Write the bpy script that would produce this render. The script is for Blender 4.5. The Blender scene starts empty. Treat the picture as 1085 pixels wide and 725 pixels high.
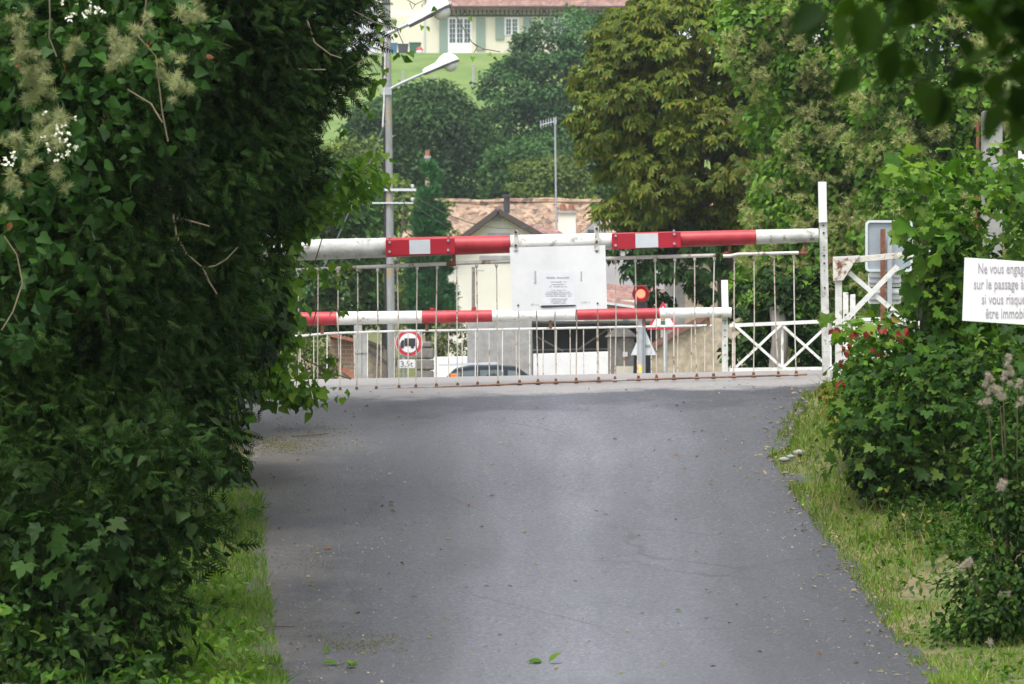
import bpy, math, random
import numpy as np
from mathutils import Vector

random.seed(7)
rng = np.random.default_rng(7)
SC = bpy.context.scene
COL = SC.collection
F = 5400.0            # focal length in photograph pixels (telephoto)
EYE = 1.65            # eye height
HAZE = 0.0002
HOR = 480.0           # pixel row of eye level


def P(px, py, d):
    return np.array([(px - 542.5) * d / F, d, EYE + (HOR - py) * d / F])


# ------------------------------------------------------------------ names, groups
def tag(o, label=None, cat=None, group=None, kind=None):
    if label: o['label'] = label
    if cat: o['category'] = cat
    if group: o['group'] = group
    if kind: o['kind'] = kind
    return o


def empty(name, loc):
    o = bpy.data.objects.new(name, None)
    o.empty_display_size = 0.2
    COL.objects.link(o)
    o.location = tuple(loc)
    return o


def world_origin(o):
    v = Vector((0, 0, 0))
    while o is not None:
        v += Vector(o.location)
        o = o.parent
    return v


def link(name, me, parent=None):
    o = bpy.data.objects.new(name, me)
    COL.objects.link(o)
    if parent is not None:
        w = world_origin(parent)
        o.parent = parent
        me.transform(__import__('mathutils').Matrix.Translation(-w))
    return o


# ------------------------------------------------------------------ mesh builder
class MB:
    def __init__(self):
        self.v = []; self.f = []; self.mi = []; self.mats = []; self.m = 0; self.sm = []

    def use(self, m):
        if m not in self.mats: self.mats.append(m)
        self.m = self.mats.index(m)
        return self

    def add(self, vs, fs, smooth=False):
        b = len(self.v)
        self.v += [tuple(float(c) for c in p) for p in vs]
        for f in fs:
            self.f.append([b + i for i in f]); self.mi.append(self.m); self.sm.append(smooth)
        return self

    def box(self, a, b):
        x0, x1 = sorted((a[0], b[0])); y0, y1 = sorted((a[1], b[1])); z0, z1 = sorted((a[2], b[2]))
        vs = [(x0, y0, z0), (x1, y0, z0), (x1, y1, z0), (x0, y1, z0), (x0, y0, z1), (x1, y0, z1), (x1, y1, z1), (x0, y1, z1)]
        return self.add(vs, [(0, 3, 2, 1), (4, 5, 6, 7), (0, 1, 5, 4), (1, 2, 6, 5), (2, 3, 7, 6), (3, 0, 4, 7)])

    def bar(self, a, b, w, t, up=(0, 1, 0)):
        """rectangular bar from a to b: t along `up`, w across"""
        a = Vector(a); b = Vector(b); d = (b - a).normalized()
        u = Vector(up); u = (u - d * u.dot(d)).normalized(); s = d.cross(u)
        vs = []
        for p in (a, b):
            for i, j in ((-1, -1), (1, -1), (1, 1), (-1, 1)):
                vs.append(p + s * (i * w / 2) + u * (j * t / 2))
        return self.add(vs, [(0, 1, 2, 3), (7, 6, 5, 4), (0, 4, 5, 1), (1, 5, 6, 2), (2, 6, 7, 3), (3, 7, 4, 0)])

    def tube(self, pts, rad, n=8, cap=True):
        pts = [Vector(p) for p in pts]
        if not isinstance(rad, (list, tuple)): rad = [rad] * len(pts)
        vs = []; fs = []
        ref = None
        for i, p in enumerate(pts):
            d = (pts[min(i + 1, len(pts) - 1)] - pts[max(i - 1, 0)]).normalized()
            if ref is None:
                ref = Vector((0, 0, 1)) if abs(d.z) < .9 else Vector((1, 0, 0))
            u = (ref - d * ref.dot(d)).normalized(); s = d.cross(u); ref = u
            for k in range(n):
                a = 2 * math.pi * k / n
                vs.append(p + (u * math.cos(a) + s * math.sin(a)) * rad[i])
        for i in range(len(pts) - 1):
            for k in range(n):
                a = i * n + k; b = i * n + (k + 1) % n
                fs.append((a, b, b + n, a + n))
        self.add(vs, fs, True)
        if cap:
            m = len(pts) - 1
            self.add(vs[:n], [tuple(range(n))[::-1]]); self.add(vs[m * n:], [tuple(range(n))])
        return self

    def prism(self, poly, y0, y1):
        """polygon in xz, extruded along y"""
        n = len(poly)
        vs = [(p[0], y0, p[1]) for p in poly] + [(p[0], y1, p[1]) for p in poly]
        fs = [tuple(range(n)), tuple(range(2 * n - 1, n - 1, -1))]
        fs += [(i, (i + n), (i + 1) % n + n, (i + 1) % n) for i in range(n)]
        return self.add(vs, fs)

    def disc(self, c, r, t=0.004, n=20, axis='y', rx=None):
        rx = rx or r
        poly = [(c[0] + rx * math.cos(2 * math.pi * k / n), c[2] + r * math.sin(2 * math.pi * k / n)) for k in range(n)]
        return self.prism(poly, c[1], c[1] - t)

    def ball(self, c, r, n=10, sz=1.0, sx=1.0, sy=1.0):
        vs = []; fs = []
        for i in range(n + 1):
            th = math.pi * i / n
            for k in range(2 * n):
                ph = math.pi * k / n
                vs.append((c[0] + sx * r * math.sin(th) * math.cos(ph), c[1] + sy * r * math.sin(th) * math.sin(ph), c[2] + sz * r * math.cos(th)))
        for i in range(n):
            for k in range(2 * n):
                a = i * 2 * n + k; b = i * 2 * n + (k + 1) % (2 * n)
                fs.append((a, a + 2 * n, b + 2 * n, b))
        return self.add(vs, fs, True)

    def build(self, name, mat=None, parent=None, bevel=0):
        me = bpy.data.meshes.new(name)
        me.from_pydata(self.v, [], self.f)
        mats = self.mats or [mat]
        for m in mats: me.materials.append(m)
        me.polygons.foreach_set('material_index', self.mi if self.mats else [0] * len(self.f))
        me.polygons.foreach_set('use_smooth', self.sm)
        me.update()
        me.validate()
        o = link(name, me, parent)
        if bevel:
            b = o.modifiers.new('bevel', 'BEVEL'); b.width = bevel; b.segments = 2; b.limit_method = 'ANGLE'
        return o


# ------------------------------------------------------------------ materials
def newmat(name):
    m = bpy.data.materials.new(name); m.use_nodes = True
    nt = m.node_tree
    return m, nt, nt.nodes['Principled BSDF'], nt.nodes['Material Output']


def N(nt, t, **kw):
    n = nt.nodes.new(t)
    for k, v in kw.items(): setattr(n, k, v)
    return n


def ramp(nt, src, stops, interp='LINEAR'):
    r = N(nt, 'ShaderNodeValToRGB'); r.color_ramp.interpolation = interp
    e = r.color_ramp.elements
    while len(e) < len(stops): e.new(0.5)
    for el, (p, c) in zip(e, stops):
        el.position = p
        el.color = (*c, 1) if not isinstance(c, (int, float)) else (c, c, c, 1)
    nt.links.new(src, r.inputs[0])
    return r.outputs[0]


def noise(nt, scale, detail=5, rough=.6, vec=None, dist=0):
    t = N(nt, 'ShaderNodeTexNoise')
    t.inputs['Scale'].default_value = scale; t.inputs['Detail'].default_value = detail
    t.inputs['Roughness'].default_value = rough; t.inputs['Distortion'].default_value = dist
    if vec is None:
        g = N(nt, 'ShaderNodeNewGeometry'); vec = g.outputs['Position']
    nt.links.new(vec, t.inputs['Vector'])
    return t.outputs['Fac']


def mapping(nt, scale):
    g = N(nt, 'ShaderNodeNewGeometry'); m = N(nt, 'ShaderNodeMapping')
    m.inputs['Scale'].default_value = scale
    nt.links.new(g.outputs['Position'], m.inputs['Vector'])
    return m.outputs[0]


def mix(nt, fac, a, b, mode='MIX'):
    m = N(nt, 'ShaderNodeMix', data_type='RGBA', blend_type=mode)
    for s, i in ((fac, 0), (a, 6), (b, 7)):
        if isinstance(s, (int, float)): m.inputs[i].default_value = s if i == 0 else (s, s, s, 1)
        elif isinstance(s, (tuple, list)): m.inputs[i].default_value = (*s, 1)
        else: nt.links.new(s, m.inputs[i])
    return m.outputs[2]


def bump(nt, b, h, strength=.3, dist=.01):
    n = N(nt, 'ShaderNodeBump'); n.inputs['Strength'].default_value = strength; n.inputs['Distance'].default_value = dist
    nt.links.new(h, n.inputs['Height']); nt.links.new(n.outputs[0], b.inputs['Normal'])


def plain(name, c, rough=.6, var=.25, scale=8, metal=0, bmp=0.0, c2=None, spot=None, spotc=(.15, .06, .03), spots=6, stretch=None):
    """paint/stone/metal with soft mottling and optional blotches (rust, moss, dirt)"""
    m, nt, b, out = newmat(name)
    vec = mapping(nt, stretch) if stretch else None
    n = noise(nt, scale, 6, .65, vec)
    lo = tuple(x * (1 - var) for x in c); hi = tuple(min(1, x * (1 + var * .6)) for x in c) if c2 is None else c2
    col = ramp(nt, n, [(.3, lo), (.7, hi)])
    if spot is not None:
        s = noise(nt, spots, 7, .7)
        k = ramp(nt, s, [(spot, 0.0), (spot + .07, 1.0)])
        col = mix(nt, k, col, spotc)
    nt.links.new(col, b.inputs['Base Color'])
    b.inputs['Roughness'].default_value = rough; b.inputs['Metallic'].default_value = metal
    if bmp: bump(nt, b, n, bmp, .02)
    return m


def leafmat(name, cols, trans=.3, rough=.45, patch=.35, pscale=1.2, spec=.2):
    """per-leaf colour from the random number of each leaf, slow patches of tone across the plant"""
    m, nt, b, out = newmat(name)
    g = N(nt, 'ShaderNodeNewGeometry')
    k = len(cols)
    col = ramp(nt, g.outputs['Random Per Island'], [(i / max(1, k - 1), c) for i, c in enumerate(cols)])
    n = noise(nt, pscale, 3, .5, g.outputs['Position'])
    v = ramp(nt, n, [(.3, 1 - patch), (.7, 1 + patch * .5)])
    col = mix(nt, 1.0, col, v, 'MULTIPLY')
    nt.links.new(col, b.inputs['Base Color'])
    b.inputs['Roughness'].default_value = rough
    b.inputs['Specular IOR Level'].default_value = spec
    t = N(nt, 'ShaderNodeBsdfTranslucent')
    tc = mix(nt, 1.0, col, (1.15, 1.25, .45), 'MULTIPLY')
    nt.links.new(tc, t.inputs['Color'])
    ms = N(nt, 'ShaderNodeMixShader'); ms.inputs[0].default_value = trans
    nt.links.new(b.outputs[0], ms.inputs[1]); nt.links.new(t.outputs[0], ms.inputs[2])
    nt.links.new(ms.outputs[0], out.inputs['Surface'])
    return m


def emis(name, c, s):
    m, nt, b, out = newmat(name)
    b.inputs['Base Color'].default_value = (*c, 1)
    b.inputs['Emission Color'].default_value = (*c, 1); b.inputs['Emission Strength'].default_value = s
    return m


def glassy(name, c, rough=.08):
    m, nt, b, out = newmat(name)
    n = noise(nt, 2.5, 2)
    nt.links.new(ramp(nt, n, [(.3, tuple(x * .6 for x in c)), (.7, c)]), b.inputs['Base Color'])
    b.inputs['Roughness'].default_value = rough
    b.inputs['Specular IOR Level'].default_value = .8
    return m


RUST = (.17, .06, .025)
M = {}
M['white_weathered'] = plain('weathered_white_paint', (.74, .74, .72), .55, .2, 5, spot=.57, spotc=(.33, .33, .28), spots=9, bmp=.1, stretch=(1, 1, 3))
M['white_dirty'] = plain('dirty_white_paint', (.62, .62, .6), .6, .3, 9, spot=.56, spotc=(.28, .28, .24), spots=14, bmp=.15)
M['white_rust'] = plain('white_paint_flaking_to_rust', (.68, .65, .6), .6, .2, 12, spot=.56, spotc=RUST, spots=7, bmp=.2)
M['white_clean'] = plain('white_enamel', (.8, .81, .82), .45, .06, 5)
M['white_board'] = plain('white_board', (.8, .81, .82), .5, .09, 4, spot=.7, spotc=(.5, .5, .47), spots=5)
M['red'] = plain('faded_red_paint', (.42, .022, .035), .5, .28, 6, c2=(.5, .045, .055), spot=.68, spotc=(.2, .03, .025), spots=11, bmp=.08)
M['red_plate'] = plain('red_reflective_film', (.42, .012, .03), .4, .12, 9)
M['film'] = plain('pale_grey_reflective_film', (.6, .64, .68), .35, .08, 12)
M['rust'] = plain('rusty_steel', (.2, .08, .04), .8, .5, 25, bmp=.3)
M['rust_pale'] = plain('rust_and_old_white_paint', (.6, .54, .47), .7, .25, 20, spot=.54, spotc=(.26, .12, .065), spots=16, bmp=.2)
M['galva'] = plain('galvanised_steel', (.4, .43, .46), .5, .15, 14, metal=.35)
M['sign_back'] = plain('sign_back_aluminium', (.34, .39, .44), .5, .1, 6, metal=.3)
M['dark_metal'] = plain('dark_metal', (.05, .05, .055), .6, .3, 15)
M['black'] = plain('black_paint', (.018, .018, .022), .5, .3, 10)
M['concrete'] = plain('grey_concrete', (.34, .34, .33), .85, .25, 6, bmp=.25, spot=.66, spotc=(.2, .2, .17), spots=4)
M['pole_concrete'] = plain('pole_concrete', (.3, .31, .31), .85, .25, 5, bmp=.2, stretch=(3, 3, .6), spot=.56, spotc=(.33, .27, .16), spots=1.1)
M['cream'] = plain('cream_render', (.72, .67, .55), .85, .08, 2)
M['cream_pale'] = plain('pale_cream_render', (.72, .7, .62), .85, .1, 1.2, spot=.68, spotc=(.55, .52, .45), spots=1.5)
M['shutter'] = plain('sage_green_shutter', (.24, .31, .27), .6, .1, 8)
M['timber'] = plain('dark_brown_timber', (.07, .055, .05), .7, .2, 5)
M['bark'] = plain('grey_brown_bark', (.13, .11, .085), .95, .45, 12, bmp=.6, stretch=(3, 3, .8))
M['bark_pale'] = plain('pale_grey_bark', (.24, .22, .2), .95, .4, 10, bmp=.6, stretch=(3, 3, .8))
M['twig'] = plain('pale_brown_vine_stem', (.17, .14, .085), .85, .35, 20)
M['rough_wall'] = plain('rough_ochre_render', (.4, .34, .25), .95, .4, 7, bmp=.6, spot=.6, spotc=(.24, .21, .17), spots=5)
M['block'] = plain('grey_block_stone', (.22, .21, .19), .9, .35, 5, bmp=.5)
M['terracotta'] = plain('terracotta', (.32, .13, .08), .85, .35, 10, bmp=.3)
M['brown_tile_edge'] = plain('brown_red_tile_edge', (.2, .1, .08), .85, .35, 8, bmp=.3)
M['shadow_shed'] = plain('dark_shed_shade', (.055, .06, .065), .8, .3, 3)  # shade inside the open shed, put into the wall and roof colour
M['glass'] = glassy('dark_window_glass', (.07, .09, .12))
M['car_glass'] = glassy('pale_car_glass', (.2, .25, .27))
M['car_paint'] = plain('dark_blue_car_paint', (.02, .03, .045), .3, .1, 3)
M['lamp_white'] = plain('white_lamp_shell', (.75, .77, .8), .4, .07, 6)
M['lamp_bowl'] = plain('milky_lamp_bowl', (.6, .62, .6), .3, .1, 8)
M['bin_green'] = plain('green_plastic', (.04, .13, .08), .5, .1, 6)
M['bin_blue'] = plain('blue_plastic', (.06, .16, .3), .5, .1, 6)
M['bin_dark'] = plain('dark_grey_plastic', (.06, .055, .07), .5, .1, 6)
M['ink'] = plain('faded_mauve_lettering', (.43, .38, .44), .7, .15, 30)
M['ink_dark'] = plain('black_lettering', (.03, .03, .035), .6, .1, 30)
M['ink_faint'] = plain('faint_grey_print', (.46, .46, .5), .7, .15, 40)
M['sign_red'] = plain('sign_red_film', (.55, .02, .045), .45, .1, 10)
M['paper'] = plain('paper_notice', (.78, .79, .84), .6, .05, 8)
M['amber'] = plain('amber_lens', (.75, .2, .01), .25, .1, 20)
M['amber_on'] = emis('lit_amber_lens', (1.0, .2, .015), 1.6)
M['red_on'] = emis('lit_red_lens', (1.0, .045, .025), 5.0)
M['red_glow_hood'] = plain('dark_red_signal_housing', (.2, .012, .02), .45, .1, 20)
M['red_ball'] = plain('red_plastic', (.6, .03, .04), .4, .1, 5)


def roof_mat(name, c1, c2, c3, sx=7, sz=9):
    m, nt, b, out = newmat(name)
    vec = mapping(nt, (1, 1, 1))
    br = N(nt, 'ShaderNodeTexVoronoi'); br.inputs['Scale'].default_value = 1.0
    mp = N(nt, 'ShaderNodeMapping'); mp.inputs['Scale'].default_value = (sx * 1.0, sx * .3, sz * .8)
    nt.links.new(vec, mp.inputs['Vector']); nt.links.new(mp.outputs[0], br.inputs['Vector'])
    sep = N(nt, 'ShaderNodeSeparateColor'); nt.links.new(br.outputs['Color'], sep.inputs[0])
    col = ramp(nt, sep.outputs[0], [(0.05, c3), (.3, c1), (.65, c2), (1, tuple(min(1, x * 1.35) for x in c2))])
    n = noise(nt, 1.6, 5, .7, vec)
    col = mix(nt, ramp(nt, n, [(.42, 0.0), (.72, .7)]), col, c3)
    w = N(nt, 'ShaderNodeTexWave', wave_type='BANDS', bands_direction='Z')
    w.inputs['Scale'].default_value = sz * .35; w.inputs['Distortion'].default_value = .6
    nt.links.new(vec, w.inputs['Vector'])
    nt.links.new(col, b.inputs['Base Color']); b.inputs['Roughness'].default_value = .9
    bump(nt, b, w.outputs['Fac'], .5, .05)
    return m


M['roof_old'] = roof_mat('old_mixed_clay_tiles', (.28, .17, .11), (.33, .235, .16), (.1, .07, .055))
M['roof_brown'] = roof_mat('red_brown_tiles', (.24, .13, .11), (.28, .16, .13), (.16, .1, .09), 9, 12)
M['roof_hill'] = roof_mat('brown_red_flat_tiles', (.22, .125, .1), (.26, .155, .125), (.17, .1, .085), 5, 5)
M['roof_grey'] = plain('pale_grey_roof_sheet', (.38, .39, .4), .8, .15, 2)


def brick_mat():
    m, nt, b, out = newmat('old_red_brick')
    t = N(nt, 'ShaderNodeTexBrick'); t.inputs['Scale'].default_value = 1
    t.inputs['Brick Width'].default_value = .24; t.inputs['Row Height'].default_value = .085; t.inputs['Mortar Size'].default_value = .012
    t.inputs['Color1'].default_value = (.3, .15, .09, 1); t.inputs['Color2'].default_value = (.22, .12, .08, 1)
    t.inputs['Mortar'].default_value = (.3, .27, .22, 1)
    g = N(nt, 'ShaderNodeNewGeometry'); mp = N(nt, 'ShaderNodeMapping'); mp.inputs['Rotation'].default_value = (math.radians(-90), 0, 0)
    nt.links.new(g.outputs['Position'], mp.inputs['Vector']); nt.links.new(mp.outputs[0], t.inputs['Vector'])
    n = noise(nt, 3, 5, .7)
    col = mix(nt, ramp(nt, n, [(.4, 0.0), (.75, .8)]), t.outputs['Color'], (.2, .16, .12))
    nt.links.new(col, b.inputs['Base Color']); b.inputs['Roughness'].default_value = .95
    return m


M['brick'] = brick_mat()


def asphalt_mat():
    m, nt, b, out = newmat('worn_asphalt')
    fine = noise(nt, 38, 6, .85)
    grit = N(nt, 'ShaderNodeTexVoronoi'); grit.inputs['Scale'].default_value = 45
    g = N(nt, 'ShaderNodeNewGeometry'); nt.links.new(g.outputs['Position'], grit.inputs['Vector'])
    lanes = noise(nt, 1, 3, .5, mapping(nt, (.75, .06, .1)))
    blot = noise(nt, 1.1, 6, .6, mapping(nt, (1, .5, 1)), .6)
    col = ramp(nt, fine, [(.3, (.022, .0225, .027)), (.46, (.067, .07, .081)), (.56, (.089, .093, .107)), (.68, (.21, .21, .212))])
    col = mix(nt, 1.0, col, ramp(nt, lanes, [(.3, .8), (.7, 1.15)]), 'MULTIPLY')
    col = mix(nt, 1.0, col, ramp(nt, blot, [(.3, .78), (.55, 1.0), (.75, 1.14)]), 'MULTIPLY')
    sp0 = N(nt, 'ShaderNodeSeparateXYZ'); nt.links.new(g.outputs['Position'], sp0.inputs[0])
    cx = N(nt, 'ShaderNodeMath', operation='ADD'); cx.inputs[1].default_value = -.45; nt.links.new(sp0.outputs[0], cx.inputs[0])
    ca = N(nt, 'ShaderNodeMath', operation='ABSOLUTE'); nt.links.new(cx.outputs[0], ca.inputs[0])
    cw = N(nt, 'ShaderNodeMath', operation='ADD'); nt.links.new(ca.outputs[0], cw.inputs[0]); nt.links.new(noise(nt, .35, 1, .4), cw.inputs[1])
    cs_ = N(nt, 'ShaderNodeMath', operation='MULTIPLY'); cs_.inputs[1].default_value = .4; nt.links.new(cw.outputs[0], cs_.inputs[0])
    cr = ramp(nt, cs_.outputs[0], [(.2, 1.72), (.42, 1.28), (.64, .78), (.92, .54)], 'EASE')  # worn paler centre and darker sides, with sky sheen put into the colour
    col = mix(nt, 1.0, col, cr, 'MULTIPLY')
    streak = noise(nt, 1, 5, .6, mapping(nt, (5, .35, .4)))
    col = mix(nt, 1.0, col, ramp(nt, streak, [(.3, .88), (.7, 1.1)]), 'MULTIPLY')
    vor = N(nt, 'ShaderNodeTexVoronoi', feature='DISTANCE_TO_EDGE'); vor.inputs['Scale'].default_value = .55
    wv = N(nt, 'ShaderNodeMix', data_type='VECTOR'); wv.inputs[0].default_value = .16
    nz = N(nt, 'ShaderNodeTexNoise'); nz.inputs['Scale'].default_value = 2.2; nz.inputs['Detail'].default_value = 5
    nt.links.new(g.outputs['Position'], nz.inputs['Vector'])
    nt.links.new(g.outputs['Position'], wv.inputs[4]); nt.links.new(nz.outputs['Color'], wv.inputs[5]); nt.links.new(wv.outputs[1], vor.inputs['Vector'])
    ck = N(nt, 'ShaderNodeMath', operation='MULTIPLY')
    nt.links.new(ramp(nt, vor.outputs['Distance'], [(.0, 1.0), (.008, 0.0)]), ck.inputs[0]); nt.links.new(ramp(nt, noise(nt, .5, 2), [(.5, 0.0), (.62, .55)]), ck.inputs[1])
    col = mix(nt, ck.outputs[0], col, (.03, .03, .032))
    # dusty gravelly margins (x from the road axis) and the newer dark patch below the crossing
    sep = N(nt, 'ShaderNodeSeparateXYZ'); nt.links.new(g.outputs['Position'], sep.inputs[0])
    wob = noise(nt, 1.3, 5, .65)
    def line(axis, k, off):
        a = N(nt, 'ShaderNodeMath', operation='MULTIPLY_ADD'); a.inputs[1].default_value = k; a.inputs[2].default_value = off
        nt.links.new(sep.outputs[axis], a.inputs[0])
        s = N(nt, 'ShaderNodeMath', operation='ADD'); nt.links.new(a.outputs[0], s.inputs[0]); nt.links.new(wob, s.inputs[1])
        return s.outputs[0]
    dp = N(nt, 'ShaderNodeMath', operation='MULTIPLY')
    nt.links.new(ramp(nt, line(1, .32, -12.9), [(.42, 0.0), (.56, 1.0)]), dp.inputs[0])
    nt.links.new(ramp(nt, line(1, .5, -20.6), [(.4, 1.0), (.62, 0.0)]), dp.inputs[1])
    col = mix(nt, dp.outputs[0], col, mix(nt, 1.0, col, (.6, .6, .63), 'MULTIPLY'))
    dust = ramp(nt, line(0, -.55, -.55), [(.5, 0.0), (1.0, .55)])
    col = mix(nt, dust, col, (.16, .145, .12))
    top = ramp(nt, line(1, .5, -20.6), [(.4, 0.0), (.62, .8)])
    col = mix(nt, top, col, ramp(nt, fine, [(.3, (.2, .19, .18)), (.7, (.34, .32, .3))]))
    nt.links.new(col, b.inputs['Base Color'])
    nt.links.new(ramp(nt, blot, [(.3, .5), (.7, .66)]), b.inputs['Roughness'])
    b.inputs['Specular IOR Level'].default_value = .55
    bump(nt, b, grit.outputs['Distance'], .35, .008)
    return m


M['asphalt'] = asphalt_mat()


def ground_mat():
    m, nt, b, out = newmat('grassy_ground')
    n = noise(nt, 1.4, 7, .7); f = noise(nt, 30, 5, .7)
    col = ramp(nt, n, [(.32, (.06, .1, .02)), (.5, (.11, .13, .035)), (.62, (.19, .155, .085))])
    col = mix(nt, 1.0, col, ramp(nt, f, [(.25, .6), (.75, 1.3)]), 'MULTIPLY')
    # the mown lawn of the hill beyond 200 m
    g = N(nt, 'ShaderNodeNewGeometry'); sep = N(nt, 'ShaderNodeSeparateXYZ'); nt.links.new(g.outputs['Position'], sep.inputs[0])
    mr = N(nt, 'ShaderNodeMapRange'); mr.inputs[1].default_value = 190; mr.inputs[2].default_value = 230
    nt.links.new(sep.outputs[1], mr.inputs[0])
    lawn = ramp(nt, noise(nt, .35, 7, .6, mapping(nt, (1, .5, 1))), [(.3, (.075, .14, .024)), (.5, (.115, .19, .034)), (.62, (.15, .21, .05)), (.78, (.18, .22, .07))])
    col = mix(nt, mr.outputs[0], col, lawn)
    nt.links.new(col, b.inputs['Base Color']); b.inputs['Roughness'].default_value = .95
    bump(nt, b, f, .5, .04)
    return m


M['ground'] = ground_mat()

# foliage
M['lf_conifer'] = leafmat('dark_conifer_sprays', [(.008, .024, .004), (.014, .042, .006), (.026, .066, .009), (.045, .064, .014)], .1, .7, .5, .9, .05)
M['lf_conifer_new'] = leafmat('fresh_conifer_tips', [(.03, .075, .012), (.05, .11, .018), (.07, .12, .02)], .2, .6, .4, 1.5, .1)
M['lf_clematis'] = leafmat('clematis_leaves', [(.014, .045, .008), (.025, .075, .012), (.036, .105, .014), (.05, .1, .035)], .3, .5, .5, 1.2, .12)
M['lf_ivy'] = leafmat('ivy_leaves', [(.01, .03, .006), (.017, .048, .008), (.03, .078, .01), (.036, .062, .018)], .2, .5, .5, 1.5, .1)
M['lf_vine'] = leafmat('bright_vine_leaves', [(.06, .15, .016), (.1, .23, .02), (.16, .31, .026), (.21, .32, .045)], .42, .45)
M['lf_bramble'] = leafmat('bramble_leaves', [(.014, .04, .007), (.026, .072, .01), (.042, .11, .014), (.09, .15, .02)], .3, .5, .5, 1.1, .12)
M['lf_maple'] = leafmat('maple_leaves', [(.035, .1, .012), (.06, .15, .016), (.095, .21, .02), (.15, .25, .025)], .4, .5, .4, 1.2, .12)
M['lf_maple_new'] = leafmat('fresh_maple_leaves', [(.13, .26, .03), (.18, .32, .04), (.22, .34, .06)], .45, .45)
M['lf_red'] = leafmat('reddened_leaves', [(.22, .02, .02), (.32, .03, .03), (.26, .05, .04)], .3, .5)
M['lf_rust'] = leafmat('dried_brown_leaves', [(.16, .06, .025), (.22, .09, .03), (.12, .05, .02)], .2, .7)
M['lf_yellow'] = leafmat('yellowing_weeds', [(.2, .2, .03), (.28, .24, .04), (.2, .12, .03)], .3, .6)
M['lf_tuft'] = leafmat('clematis_seed_fluff', [(.3, .33, .17), (.4, .42, .24), (.34, .36, .22)], .35, .8, .25)
M['lf_flower'] = leafmat('small_white_flowers', [(.7, .7, .62), (.8, .79, .72)], .2, .7, .1)
M['lf_mauve'] = leafmat('faded_seed_heads', [(.5, .44, .4), (.62, .56, .5), (.42, .34, .3)], .2, .8, .2)
M['lf_cover'] = leafmat('covering_vine_leaves', [(.05, .13, .015), (.095, .22, .022), (.15, .3, .03), (.18, .28, .045)], .3, .5, .45, .8)
M['lf_covertuft'] = leafmat('pale_vine_blossom', [(.33, .39, .15), (.42, .46, .2), (.42, .4, .2)], .3, .8, .3, .8)
M['lf_chestnut'] = leafmat('chestnut_leaves', [(.045, .09, .009), (.09, .15, .01), (.16, .21, .012), (.19, .17, .016)], .3, .5, .5, .5)
M['lf_hill'] = leafmat('blue_green_leaves', [(.035, .1, .03), (.055, .15, .04), (.09, .2, .05)], .25, .6, .5, .35)
M['lf_dark'] = leafmat('dark_green_leaves', [(.024, .07, .018), (.04, .11, .024), (.075, .16, .03)], .25, .6, .55, .3)
M['lf_olive'] = leafmat('olive_green_leaves', [(.07, .13, .025), (.12, .19, .03), (.18, .23, .04)], .3, .6, .4, .5)
M['lf_cypress'] = leafmat('cypress_sprays', [(.022, .1, .03), (.035, .14, .04), (.05, .18, .05)], .15, .6, .35, .9)
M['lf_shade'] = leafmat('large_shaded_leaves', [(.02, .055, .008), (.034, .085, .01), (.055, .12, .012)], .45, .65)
M['lf_lilac'] = leafmat('lilac_grey_flowers', [(.35, .28, .3), (.3, .26, .26), (.4, .33, .34)], .2, .8)
M['lf_grass'] = leafmat('verge_grass', [(.08, .18, .02), (.13, .26, .025), (.19, .32, .035), (.25, .32, .06), (.32, .3, .12)], .35, .6, .35, 1.3)
M['lf_grassdark'] = leafmat('shaded_verge_grass', [(.08, .18, .025), (.12, .25, .035), (.18, .32, .045), (.24, .3, .08)], .35, .6, .3, 1.3)
M['lf_straw'] = leafmat('dry_grass', [(.3, .24, .14), (.36, .3, .18), (.24, .2, .1)], .2, .8)
M['moss'] = leafmat('moss_crumbs', [(.07, .085, .025), (.1, .1, .035), (.15, .13, .07)], .0, .9)
M['grit'] = leafmat('road_grit', [(.14, .12, .08), (.22, .19, .14), (.36, .33, .27), (.1, .08, .05)], .0, .9)

# ------------------------------------------------------------------ leaf templates: (verts u,v,w ; faces)
T = {}
T['oval'] = ([(0, 0, 0), (-.3, .34, .1), (0, 1, -.12), (.3, .34, .1), (0, .4, 0), (-.2, .68, .06), (.2, .68, .06)],
             [(0, 4, 1), (1, 4, 5), (5, 4, 2), (0, 3, 4), (3, 6, 4), (6, 2, 4)])
T['diamond'] = ([(0, 0, 0), (-.33, .42, .08), (0, 1, -.1), (.33, .42, .08)], [(0, 3, 2), (0, 2, 1)])
T['heart'] = ([(0, .06, 0), (-.3, -.02, .06), (-.46, .25, .12), (-.25, .62, .06), (0, 1, -.12), (.25, .62, .06), (.46, .25, .12), (.3, -.02, .06), (0, .45, 0)],
              [(0, 8, 2, 1), (2, 8, 3), (3, 8, 4), (0, 7, 6, 8), (6, 5, 8), (5, 4, 8)])
_mp = []
for a, r in ((-90, .12), (-60, .48), (-38, .42), (-15, .78), (6, .5), (28, .62), (45, .72), (62, .55), (76, .72), (90, 1.05)):
    _mp.append((a, r))
_mp = _mp + [(180 - a, r) for a, r in _mp[::-1][1:-1]]
_mv = [(r * .78 * math.cos(math.radians(a)), .38 + r * .62 * math.sin(math.radians(a)), .1 * abs(math.cos(math.radians(a))) * r - .12 * (r > .7)) for a, r in _mp]
T['maple'] = ([(0, .38, 0)] + _mv, [(0, i + 1, (i + 1) % len(_mv) + 1) for i in range(len(_mv))])


def _spray():
    vs = []; fs = []
    def q(x0, y0, ang, L, w):
        b = len(vs); c, s = math.cos(ang), math.sin(ang)
        vs.extend([(x0 - w * c * .5, y0 + w * s * .5, 0), (x0 + w * c * .5, y0 - w * s * .5, 0), (x0 + L * s, y0 + L * c, -.12 * L)])
        fs.append((b, b + 1, b + 2))
    q(0, 0, 0, 1, .1)
    for i in range(5):
        y = .08 + .17 * i; L = .5 - .07 * i
        q(0, y, .75, L, .1); q(0, y + .06, -.75, L, .1)
    return vs, fs


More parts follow.
